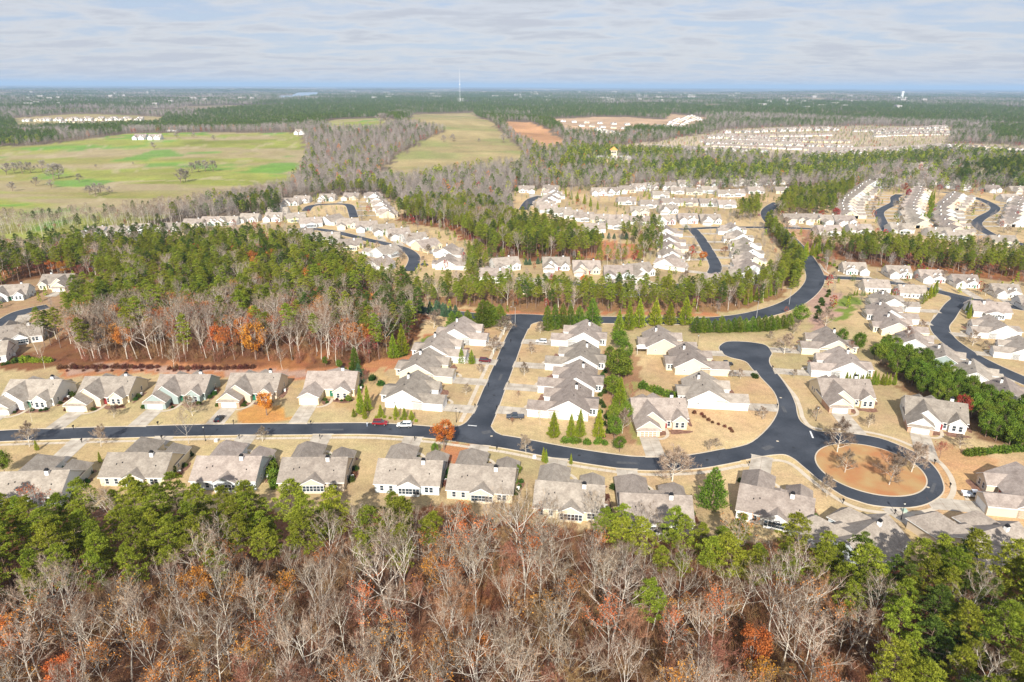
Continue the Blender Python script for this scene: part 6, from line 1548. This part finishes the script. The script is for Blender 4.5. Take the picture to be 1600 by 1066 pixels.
# ------------------------------------------------------------------ far land
def zone(px, py):
    """what covers the land at a photo position beyond the streets: returns kind mix index"""
    pass
FAR_OPEN = [c[0] for c in cover_w[:8]]
PINE_PX = [[(-200, 215), (0, 208), (40, 212), (90, 212), (95, 222), (0, 232), (-200, 236)],
           [(110, 205), (190, 202), (190, 210), (110, 213)],
           [(300, 180), (400, 163), (600, 152), (800, 160), (1040, 164), (1200, 163), (1700, 168), (1700, 205), (1500, 193), (1300, 187), (1150, 179), (1050, 176), (1000, 180), (830, 180), (640, 172), (600, 183), (500, 190), (380, 189)],
           [(1335, 228), (1345, 216), (1380, 213), (1480, 222), (1482, 230), (1340, 236)],
           [(880, 244), (930, 236), (1065, 240), (1065, 252), (880, 252)],
           [(880, 256), (960, 266), (1060, 262), (1300, 252), (1420, 246), (1620, 248), (1640, 300), (1500, 282), (1450, 262), (1370, 262), (1330, 285), (1230, 286), (1140, 286), (900, 290), (860, 276)],
           [(1540, 200), (1700, 200), (1700, 226), (1560, 222)]]
pine_w = [GL(p) for p in PINE_PX]
NEARPOLY = GL(COVER[7][0])
far_pts = []; NT = 0
d = 300.0
hs = np.array(house_sites)
while d < 14000:
    sp = 6.6 if d < 800 else (8.0 if d < 1500 else 8.0*(d/1500)**.85)
    dd_ = sp
    half = d*.86+60
    n = int(2*half/sp)
    x = np.linspace(-half, half, n)+rng.uniform(-.45, .45, n)*sp
    y = np.full(n, d)+rng.uniform(-.45, .45, n)*sp
    ok = np.ones(n, bool)
    if d < 700: ok &= ~inside(NEARPOLY, x, y)
    for p in FAR_OPEN:
        if p is FAR_OPEN[7]: continue
        ok &= ~inside(p, x, y)
    ok &= ~inside(lk, x, y)
    if d < 2600:
        near = hs[(hs[:, 1] > d-40) & (hs[:, 1] < d+40)]
        for hx, hy, hr in near: ok &= (x-hx)**2+(y-hy)**2 > (hr*1.1)**2
        if d < 800: ok &= ~on_road(x, y, 2)
    # clearings and different woods farther away
    f1 = fbm(x, y, 900, 3); f2 = fbm(x, y, 260, 9); far = f1*.6+f2*.4
    if d > 2600: ok &= far < .60
    x, y, far = x[ok], y[ok], far[ok]
    inp = np.zeros(len(x), bool)
    for q_, p in enumerate(pine_w): inp |= inside(p, x, y) if q_ != 5 else (inside(p, x, y) & (fbm(x, y, 70, 19, 2) > .46))
    pr = np.where(inp, .9, .10 if d < 1500 else np.where(far < .45, .88, np.where(far < .53, .5, .18)))
    if d < 1500: pr = np.where(inp, .9, np.where((x > 0) & (d > 420), .30, .12))
    u = rng.random(len(x)); u2 = rng.random(len(x))
    z = hgt(x, y)
    sc_ = (sp/8.0 if d > 1500 else 1.0)
    for i in range(len(x)):
        if u[i] < pr[i]: k = 'pine_dark' if (u2[i] < .55 or d > 1200) else 'pine'; h0 = 18
        elif u2[i] < .045 and d < 1600: k = 'rust' if u2[i] < .03 else 'red'; h0 = 14
        else: k = 'bare'; h0 = 16
        if d < 520 and k in ('bare', 'pine', 'pine_dark', 'rust'): ids = LOWIDX[k+'_mid']
        else: ids = LOWIDX[k]
        s_ = random.uniform(.62, .95)*(1 if d < 1500 else min(1.5, sc_**.5))
        far_pts.append((x[i], y[i], z[i], random.choice(ids), s_, random.uniform(0, 6.28)))
    d += sp
print('far', len(far_pts))
a = np.array(far_pts)
scatter_object('far_woodland', a, 'distant woods of bare hardwoods and dark pines reaching to the horizon')

# lone trees and small groves in the left field (each its own thing)
FIELDT = [(35, 272, 14), (22, 270, 12), (48, 271, 13), (66, 268, 13), (84, 281, 17), (92, 279, 16), (56, 291, 9), (80, 294, 8), (124, 285, 9), (150, 307, 12), (140, 305, 9), (158, 303, 10), (172, 303, 7), (282, 286, 15), (290, 284, 12), (300, 270, 12), (310, 269, 13), (321, 268, 13), (333, 268, 13), (20, 299, 9),
 (241, 233, 10), (276, 216, 10), (303, 216, 9), (693, 222, 11), (708, 221, 12), (787, 223, 15), (748, 222, 6), (625, 183, 10), (595, 195, 22), (604, 194, 22), (612, 196, 20), (150, 262, 4), (208, 257, 3), (334, 220, 9), (10, 273, 13)]
for i, (px, py, H) in enumerate(FIELDT):
    x, y = G(px, py)
    side = 'left pasture' if px < 350 else 'brown hill field'
    pos = ['far left', 'near left', 'middle', 'right'][min(3, int((px if px < 350 else px-560)/90))]
    tree_obj('field_bare', x, y, H*1.0, 'lone bare tree standing in the %s, %s, %s from the left edge of the list of field trees' % (side, pos, ordn(i)) if False else 'lone bare tree in the %s part of the %s' % (pos, side), 'lone trees in the %s, %s part' % (side, pos), wide=1.2)
# small young trees in the estates
pts_ = [(640, 400), (660, 412), (668, 398), (628, 405), (590, 388), (610, 376), (640, 380), (1070, 438), (1100, 452), (1085, 395), (1075, 410), (1128, 418), (1136, 385), (990, 450), (950, 452), (1040, 445), (1300, 440), (1420, 452), (1475, 440), (1540, 462), (1455, 455), (1440, 520), (1455, 515), (1540, 545), (1520, 540), (1365, 330), (1370, 318), (1385, 345), (1408, 335), (1412, 345), (1400, 325), (1520, 335), (1535, 330), (1515, 350), (1525, 325), (1560, 345), (1575, 365), (1205, 530), (1240, 522)]
for i, (px, py) in enumerate(pts_):
    x, y = G(px, py)
    if on_road(np.array([x]), np.array([y]), 1)[0]: continue
    area_ = 'left crescent' if px < 700 else ('middle street lawns' if px < 1150 else ('first far column' if px < 1420 and py < 360 else ('second far column' if py < 370 else 'ridge and right hand street lawns')))
    tree_obj('bare_wide', x, y, random.uniform(3.5, 6.5), 'small bare front-yard tree on the %s' % area_, 'small yard trees, '+area_, wide=1.1)

# garden planting and street trees too small and many to tell apart, round the middle and far houses
gp = []
for poly, sp, pr_ in ((COVER[7][0], 7.5, .5), (COVER[6][0], 9, .7)):
    X, Y = scatter(poly, sp, clear=False)
    ok = ~on_road(X, Y, 1.5) & (Y > 300)
    for hx, hy, hr in house_sites: ok &= (X-hx)**2+(Y-hy)**2 > (hr*.72)**2
    for x, y in zip(X[ok], Y[ok]):
        if rng.random() > pr_: continue
        u = rng.random()
        if u < .42: gp.append((x, y, float(hgt(x, y)), random.choice(LOWIDX['bare']), random.uniform(.25, .6), random.uniform(0, 6.28)))
        elif u < .72: gp.append((x, y, float(hgt(x, y))-1.0, random.choice(LOWIDX['cypress']), random.uniform(.25, .75), random.uniform(0, 6.28)))
        elif u < .80: gp.append((x, y, float(hgt(x, y)), random.choice(LOWIDX['red']), random.uniform(.3, .7), random.uniform(0, 6.28)))
        elif u < .90: gp.append((x, y, float(hgt(x, y))-1.5, random.choice(LOWIDX['pine_dark']), random.uniform(.2, .55), random.uniform(0, 6.28)))
scatter_object('garden_planting', gp, 'small garden trees and shrubs among the middle and far houses')
for o in COL.objects:
    l_ = o.get('label')
    if l_ and len(str(l_).split()) > 16: print('LONG', o.name, l_)
# ------------------------------------------------------------------ vehicles
def paint(name, c): return mat(name, c, .25, .6, .1)
def car(kind, color, px, py, heading, label, cname):
    """heading in degrees: direction the nose points, anticlockwise from +X"""
    x, y = G(px, py)
    root = empty('parked_car' if kind != 'pickup' else 'pickup_truck', (x, y, .07), R(heading))
    tag(root, label, 'car' if kind != 'pickup' else 'pickup', None)
    cm = paint('car_paint_'+cname, color)
    if kind == 'pickup': L_, Wd = 5.7, 1.95; prof = [(-2.85, .55), (-2.85, 1.12), (-.75, 1.15), (-.72, 1.15), (1.25, 1.15), (1.5, 1.12), (2.65, 1.02), (2.85, .85), (2.85, .5)]; cab = [(-.72, 1.15), (-.6, 1.78), (.75, 1.82), (1.5, 1.13)]
    elif kind == 'suv': L_, Wd = 4.7, 1.9; prof = [(-2.35, .5), (-2.35, 1.08), (-2.2, 1.12), (1.1, 1.1), (1.35, 1.08), (2.2, .95), (2.35, .8), (2.35, .45)]; cab = [(-2.2, 1.1), (-2.0, 1.68), (.35, 1.72), (1.3, 1.08)]
    else: L_, Wd = 4.6, 1.8; prof = [(-2.3, .48), (-2.3, .92), (-1.6, .98), (1.0, .95), (2.1, .82), (2.3, .7), (2.3, .42)]; cab = [(-1.75, .96), (-1.0, 1.42), (.2, 1.44), (1.05, .94)]
    def ext(mb, pr, w0, w1, zmid, mi=0):
        n = len(pr); zs = [p[1] for p in pr]; z0, z1 = min(zs), max(zs)
        def wz(z): return w0+(w1-w0)*((z-z0)/(z1-z0+1e-6))
        vs = [(a, -wz(z)/2, z) for a, z in pr]+[(a, wz(z)/2, z) for a, z in pr]
        mb.add(vs, [tuple(range(n)), tuple(range(2*n-1, n-1, -1))]+[(i, n+i, n+(i+1) % n, (i+1) % n) for i in range(n)], mi)
    b = MB(); pr = prof
    if kind == 'pickup':
        # bed with an open box
        ext(b, [(-.75, .5), (-.75, 1.15), (1.25, 1.15), (2.65, 1.02), (2.85, .85), (2.85, .45)], Wd, Wd-.06, 0)
        b.box(-2.85, -.75, -Wd/2, -Wd/2+.1, .5, 1.14).box(-2.85, -.75, Wd/2-.1, Wd/2, .5, 1.14).box(-2.85, -2.76, -Wd/2+.1, Wd/2-.1, .5, 1.14).box(-2.76, -.75, -Wd/2+.1, Wd/2-.1, .5, .66)
    else: ext(b, pr, Wd, Wd-.05, 0)
    o = b.build('body', cm, root)
    bev = o.modifiers.new('bevel', 'BEVEL'); bev.width = .06; bev.segments = 2; bev.limit_method = 'ANGLE'
    g = MB(); ext(g, cab, Wd-.12, Wd-.5, 0); g.build('windows', M['glass'], root)
    r = MB(); a0, a1 = cab[1][0], cab[2][0]
    r.box(a0-.03, a1+.03, -(Wd-.44)/2, (Wd-.44)/2, cab[1][1]-.01, cab[2][1]+.05); ro = r.build('roof', cm, root)
    pb = MB()
    for a in (cab[0], cab[3]): pass
    for s_ in (-1, 1):
        for q0, q1 in ((cab[0], cab[1]), (((cab[1][0]+cab[2][0])/2, cab[0][1]), ((cab[1][0]+cab[2][0])/2, cab[1][1])), (cab[3], cab[2])):
            pb.tube((q0[0], s_*(Wd-.12)/2, q0[1]), (q1[0], s_*(Wd-.48)/2, q1[1]), .045, .045, 4)
    pb.build('pillars', cm, root)
    tyre = simple('tyre', lambda: MB().tube((0, -.12, 0), (0, .12, 0), .36, .36, 16).mesh('wheel', M['black']))
    rim = simple('rim', lambda: MB().tube((0, -.125, 0), (0, .125, 0), .21, .21, 10).mesh('rim', mat('alloy', (.55, .55, .56), .35, .5, .8)))
    for ax in (-L_*.31, L_*.32):
        for s_ in (-1, 1):
            w = link(tyre, 'wheel', root); w.location = (ax, s_*(Wd/2-.1), .36); link(rim, 'rim', w)
    hl = simple('hl', lambda: MB().box(-.04, .04, -.18, .18, -.08, .08).mesh('headlight', mat('lamp_glass', (.7, .7, .68), .1, .6)))
    tl = simple('tl', lambda: MB().box(-.04, .04, -.12, .12, -.14, .14).mesh('tail_light', mat('red_lamp', (.4, .01, .01), .2, .6)))
    for s_ in (-1, 1):
        h = link(hl, 'headlight', root); h.location = (L_/2-.0, s_*(Wd/2-.3), .74)
        t = link(tl, 'tail_light', root); t.location = (-L_/2, s_*(Wd/2-.2), .85)
    mi = MB()
    for s_ in (-1, 1): mi.box(.95, 1.12, s_*(Wd/2+.1)-.1, s_*(Wd/2+.1)+.1, 1.0, 1.16)
    mi.build('wing_mirrors', cm, root)
    return root
red = car('suv', (.28, .01, .015), 594, 664, -1, 'dark red truck-like SUV with a roof rack parked on the main street', 'red')
rk = MB()
for a in (-1.6, -.6, .3): rk.tube((a, -.75, 1.78), (a, .75, 1.78), .03, .03, 5)
for s_ in (-.6, .6): rk.tube((-2.1, s_, 1.84), (.9, s_, 1.84), .035, .035, 5)
for k in range(8): rk.tube((-2.0+.4*k, -.6, 1.86), (-2.0+.4*k, -.2, 1.86), .02, .02, 4)
rk.tube((-2.0, -.2, 1.86), (.9, -.2, 1.86), .03, .03, 4)
rk.build('roof_rack', M['dark'], red)
car('suv', (.78, .78, .77), 632, 667, 181, 'white SUV with black roof glass parked on the main street behind the red one', 'white')
car('sedan', (.012, .013, .018), 343, 657, 88, 'black car parked on the driveway of the tan brick house', 'black')
car('pickup', (.05, .06, .08), 805, 654, 180, 'dark blue pickup on the driveway east of the side street', 'blue')
car('suv', (.75, .75, .75), 846, 536, 170, 'white car parked nose-in by the fourth east house', 'white')
car('suv', (.13, .012, .02), 758, 566, -10, 'maroon car with silver roof on the driveway of the third west house', 'maroon')
car('pickup', (.015, .017, .02), 1133, 571, -2, 'black pickup parked left of the cul-de-sac', 'black')
pk = car('pickup', (.66, .69, .72), 1521, 777, -14, 'white pickup with open dark bed on the driveway at the right edge', 'silver')
car('sedan', (.03, .04, .06), 663, 415, 10, 'dark car on a crescent driveway in the distance', 'dark')
car('sedan', (.4, .03, .02), 1186, 337, 80, 'red car on the entry road far up', 'bright_red')
car('sedan', (.5, .5, .5), 1212, 321, 60, 'grey car at the top of the entry road', 'grey')
car('suv', (.03, .035, .04), 830, 321, 10, 'dark car parked in the north close', 'dark')

# a person beside the red car
def person(px, py, rz, label, shirt, trousers):
    x, y = G(px, py)
    root = empty('person', (x, y, .04), rz); tag(root, label, 'person')
    me = bpy.data.meshes.new('body')
    V = [(0, 0, .98), (0, 0, 1.2), (0, 0, 1.42), (0, 0, 1.52), (0, .01, 1.62), (0, .01, 1.72),
         (-.1, 0, .92), (-.11, -.03, .5), (-.11, 0, .09), (-.11, -.12, .04), (.1, 0, .92), (.12, .05, .5), (.13, .1, .09), (.13, 0, .04),
         (-.19, 0, 1.4), (-.25, -.02, 1.13), (-.22, -.18, .95), (.19, 0, 1.4), (.26, 0, 1.13), (.24, -.16, .93)]
    E = [(0, 1), (1, 2), (2, 3), (3, 4), (4, 5), (0, 6), (6, 7), (7, 8), (8, 9), (0, 10), (10, 11), (11, 12), (12, 13), (2, 14), (14, 15), (15, 16), (2, 17), (17, 18), (18, 19)]
    rad = [.14, .13, .14, .055, .09, .075, .085, .06, .042, .04, .085, .06, .042, .04, .06, .042, .035, .06, .042, .035]
    me.from_pydata(V, E, [])
    o = link(me, 'body', root)
    md = o.modifiers.new('skin', 'SKIN'); 
    for i, r_ in enumerate(rad): me.skin_vertices[0].data[i].radius = (r_, r_*.85)
    me.skin_vertices[0].data[0].use_root = True
    o.modifiers.new('sub', 'SUBSURF').levels = 1
    me.materials.append(noise_mat('clothes', shirt, tuple(c*1.1 for c in shirt), 3))
    leg = MB()
    for s_ in (-1, 1): leg.tube((s_*.1, 0, .95), (s_*.12, -.01 if s_ < 0 else .05, .5), .105, .085, 8).tube((s_*.12, -.01 if s_ < 0 else .05, .5), (s_*.13, 0 if s_ < 0 else .1, .1), .085, .07, 8)
    leg.build('trousers', mat('trousers', trousers), root)
    hd = MB(); hd.tube((0, 0, 1.55), (0, 0, 1.72), .085, .1, 8).tube((0, 0, 1.72), (0, 0, 1.78), .1, .05, 8); hd.build('hair', mat('hair', (.05, .03, .02)), root)
if 'skin' or True:
    try: person(574, 667, .6, 'person in pale clothes standing behind the red vehicle on the street', (.5, .52, .55), (.25, .3, .4))
    except Exception as e: print('person', e)

# ------------------------------------------------------------------ street furniture
def lamp(px, py, h_, label, arm=0):
    x, y = G(px, py); root = empty('street_lamp', (x, y, 0)); tag(root, label, 'street lamp', None)
    MB().tube((0, 0, 0), (0, 0, .5), .16, .12, 8).tube((0, 0, .5), (0, 0, h_), .09, .055, 8).build('pole', M['dark'], root)
    hd = MB().tube((0, 0, h_), (0, 0, h_+.12), .12, .26, 8).tube((0, 0, h_+.55), (0, 0, h_+.75), .3, .05, 8); hd.build('lamp_head', M['dark'], root)
    MB().tube((0, 0, h_+.12), (0, 0, h_+.55), .2, .24, 8).build('lamp_glass', mat('lamp_pane', (.6, .6, .56), .3), root)
    placed.append((x, y, 1))
for px, py, lab in ((713, 660, 'black lantern post by the corner of the side street'), (321, 689, 'black lantern post south of the street between two driveways'), (1275, 658, 'black lantern post beside the street sign above the circle'),
                    (1408, 812, 'black lantern post below the turning circle'), (1090, 541, 'black lantern post above the cul-de-sac bulb')):
    lamp(px, py, 4.3, lab)
def tall_light(px, py, h_, label):
    x, y = G(px, py); root = empty('street_light', (x, y, 0)); tag(root, label, 'street light')
    gm = simple('galv', lambda: MB().mesh('tmp', mat('galvanised', (.5, .5, .5), .5, .4, .4))); g_ = bpy.data.materials['galvanised']
    MB().tube((0, 0, 0), (0, 0, h_), .12, .07, 6).build('pole', g_, root)
    MB().tube((0, 0, h_), (-1.6, 0, h_+.25), .05, .04, 5).box(-2.2, -1.5, -.14, .14, h_+.18, h_+.32).build('arm', g_, root)
tall_light(1182, 497, 8, 'grey street light on the entry road near the hedge'); tall_light(805, 507, 8, 'grey street light at the top of the side street'); tall_light(1291, 424, 8, 'grey street light at the ridge street corner'); tall_light(1233, 476, 8, 'grey street light on the entry road bend')
def mailbox(px, py, label, light=False):
    x, y = G(px, py); root = empty('mailbox', (x, y, 0), random.uniform(-.4, .4)); tag(root, label, 'mailbox', 'mailboxes along the near streets')
    MB().box(-.07, .07, -.07, .07, 0, 1.05).build('post', M['dark'], root)
    MB().box(-.16, .16, -.3, .3, 1.05, 1.3).tube((0, -.3, 1.3), (0, .3, 1.3), .16, .16, 8).build('box', M['chim'] if light else M['dark'], root)
    MB().box(-.02, .02, -.35, .35, .8, .88).build('bracket', M['dark'], root)
for px, py, lab in ((115, 671, 'dark mailbox at the cream house driveway'), (128, 692, 'dark mailbox across the street from the cream house'), (247, 665, 'dark mailbox right of the white-garage driveway'), (253, 687, 'mailbox on the far side opposite the sage house'), (365, 663, 'dark mailbox right of the black car driveway'),
                    (374, 686, 'dark mailbox south of the street opposite the tan house'), (486, 664, 'dark mailbox at the brick-garage driveway'), (500, 686, 'dark mailbox opposite the brick-garage driveway'), (648, 689, 'dark mailbox south of the white SUV'), (776, 704, 'dark mailbox right of the junction, south side'),
                    (742, 637, 'mailbox at the first west driveway'), (763, 604, 'mailbox at the second west driveway'), (781, 566, 'mailbox at the third west driveway'), (798, 535, 'mailbox at the fourth west driveway'), (776, 640, 'mailbox by the dark pickup driveway'), (795, 601, 'mailbox by the second east driveway'), (812, 565, 'mailbox by the third east driveway'),
                    (1043, 730, 'mailbox left of the big round bare tree'), (1170, 728, 'mailbox below the bend of the street'), (1207, 577, 'mailbox at the upper right cul-de-sac driveway'), (1214, 637, 'mailbox at the driveway inside the bend'), (1317, 787, 'mailbox below the circle, left'), (1398, 804, 'mailbox below the circle, right'), (1484, 762, 'mailbox at the white pickup driveway'),
                    (1460, 725, 'mailbox at the big brown-roofed house')):
    mailbox(px, py, lab)
# street name sign at the circle
x, y = G(1271, 652); root = empty('street_sign', (x, y, 0), .4); tag(root, 'small green street name sign on a post above the circle', 'street sign')
MB().tube((0, 0, 0), (0, 0, 2.9), .04, .04, 6).build('post', M['dark'], root); MB().box(-.5, .5, -.02, .02, 2.55, 2.8).build('name_plate', mat('sign_green', (.02, .25, .1)), root)
# yard utility boxes
for px, py, lab in ((1413, 800, 'green utility box beside the lantern below the circle'), (835, 716, 'white utility box beside small shrubs right of the junction'), (338, 690, 'utility box beside the lantern post')):
    x, y = G(px, py); o = MB().box(-.5, .5, -.45, .45, 0, .7).box(-.46, .46, -.41, .41, .7, .82).build('utility_box', mat('utility_paint', (.35, .45, .38) if 'green' in lab else (.7, .7, .68))); o.location = (x, y, 0); tag(o, lab, 'utility box')
# white awning and solar panels at the tan-gabled house, pergola roofs
x, y = G(1003, 552); root = empty('patio_canopy', (x, y, 0), R(-4)); tag(root, 'white flat patio canopy beside the solar panel house', 'canopy')
MB().box(-2.2, 2.2, -1.8, 1.8, 2.55, 2.68).build('canopy_roof', M['trim'], root)
for a in (-2.05, 2.05):
    for b in (-1.65, 1.65): MB().tube((a, b, 0), (a, b, 2.55), .06, .06, 6).build('post', M['trim'], root)
x, y = G(668, 561); root = empty('gazebo', (x, y, 0), R(-8)); tag(root, 'small garden pavilion with dark blue-grey roof behind the third west house', 'gazebo')
mbg = MB().add([(-2.6, -1.8, 2.4), (2.6, -1.8, 2.4), (2.6, 1.8, 2.4), (-2.6, 1.8, 2.4), (-1, 0, 3.3), (1, 0, 3.3)], [(0, 1, 5, 4), (1, 2, 5), (2, 3, 4, 5), (3, 0, 4), (3, 2, 1, 0)]); mbg.build('roof', mat('slate_blue_roof', (.10, .14, .20), .5), root)
for a in (-2.4, 2.4):
    for b in (-1.6, 1.6): MB().tube((a, b, 0), (a, b, 2.4), .08, .08, 6).build('post', M['trim'], root)

# far landmarks
x, y = G(958, 253); hz = float(hgt(x, y)); root = empty('clubhouse', (x, y, hz)); tag(root, 'cream clubhouse with an orange-roofed square tower among dark pines', 'building')
W, Rf = MB(), MB(); wing(W, Rf, -26, 24, -8, 8, 5, 'x', .4); wing(W, Rf, -14, 6, -13, 0, 5, 'y', .35, 'hip', 'none')
W.build('wall', M['cream'], root); o = Rf.mesh('roof', [mat('pale_roof', (.6, .58, .52)), M['trim']]); link(o, 'roof', root)
W, Rf = MB(), MB(); wing(W, Rf, -4, 4, -4, 4, 17, 'x', .9, 'hip', 'hip', oh=1.2); W.build('tower', M['cream'], root); link(Rf.mesh('tower_roof', [mat('orange_roof', (.75, .33, .08)), M['trim']]), 'tower_roof', root)
for k in range(3): MB().box(-2.6+k*1.9, -1.2+k*1.9, -4.06, -4.0, 12, 14.5).build('tower_opening', M['glass'], root)
x, y = G(719, 166); y2 = 4100.; x = x/y*y2; y = y2; hz = float(hgt(x, y)); root = empty('radio_mast', (x, y, hz)); tag(root, 'tall thin white radio mast rising above the horizon', 'radio mast')
top = 190-hz; mb = MB()
for k in range(3):
    t = 2*math.pi*k/3; mb.tube((1.3*math.cos(t), 1.3*math.sin(t), 0), (1.0*math.cos(t), 1.0*math.sin(t), top*.8), .28, .28, 4)
for z in np.arange(0, top*.8, 8):
    for k in range(3):
        t, u = 2*math.pi*k/3, 2*math.pi*(k+1)/3; mb.tube((1.2*math.cos(t), 1.2*math.sin(t), z), (1.2*math.cos(u), 1.2*math.sin(u), z+8), .25, .25, 3)
mb.build('lattice', M['trim'], root); MB().tube((0, 0, top*.8), (0, 0, top), .6, .4, 6).build('antenna', M['trim'], root)
MB().tube((0, 0, top*.55), (0, 0, top*.55+3), 4, 4, 8).build('platform', M['trim'], root)
x, y = G(1409, 153.5); hz = float(hgt(x, y)); root = empty('water_tower', (x, y, hz)); tag(root, 'pale tower block standing on the right horizon', 'tower')
k_ = y/8000
MB().box(-11*k_, 11*k_, -9*k_, 9*k_, 0, 62*k_).build('shaft', M['grey'], root); MB().box(-15*k_, 15*k_, -12*k_, 12*k_, 62*k_, 70*k_).build('crown', M['trim'], root); MB().box(-70*k_, 60*k_, -14*k_, 14*k_, 0, 14*k_).build('low_wing', M['trim'], root)
# farm in the left field
for i, (px, py, rz, lab) in enumerate(((220, 218, 0, 'pale grey farmhouse on the left field, left one'), (243, 218, 10, 'grey and white farmhouse on the left field, right one'), (272, 205, -5, 'white-roofed barn beyond the farmhouses'), (470, 210, 0, 'white farm building beside the grey wood'))):
    x, y = G(px, py); root, *_ = place_house(0, 0, rz, 2, 1, 'white' if i != 0 else 'grey', lab, None, s=1.25, detail=0, world=(x, y))
    root.name = 'farmhouse' if i < 2 else 'barn'
# town specks in the far distance: pale buildings
bld = MB()
for i in range(170):
    px = random.uniform(-60, 1660); py = random.choice([random.uniform(141, 158)]*3+[random.uniform(158, 168)])
    if py > 158 and 300 < px < 1100: continue
    x = (px-CX)/F_PX; yy = 100*1138/(py-133.0); x = x*yy
    h0 = float(hgt(x, yy)); w_ = random.uniform(8, 30)*(1.4 if yy > 6000 else .8); hh = random.uniform(4, 9)
    bld.box(x-w_, x+w_, yy-8, yy+8, h0-2, h0+14+hh)
tag(bld.build('distant_town', mat('town_pale', (.38, .36, .34))), 'pale buildings of distant towns scattered among the trees', None, None, 'stuff')
# haze: one closed box of thin air
hm = bpy.data.materials.new('haze_air'); hm.use_nodes = True; nt = hm.node_tree; nt.nodes.clear()
oo = nt.nodes.new('ShaderNodeOutputMaterial'); pv = nt.nodes.new('ShaderNodeVolumePrincipled')
pv.inputs['Color'].default_value = (.50, .72, 1.0, 1); pv.inputs['Density'].default_value = HAZE
nt.links.new(pv.outputs[0], oo.inputs['Volume'])
hb = MB().box(-70000, 70000, -70000, 70000, -60, 195).build('haze', hm)
tag(hb, 'pale blue haze over the far land', None, None, 'stuff')
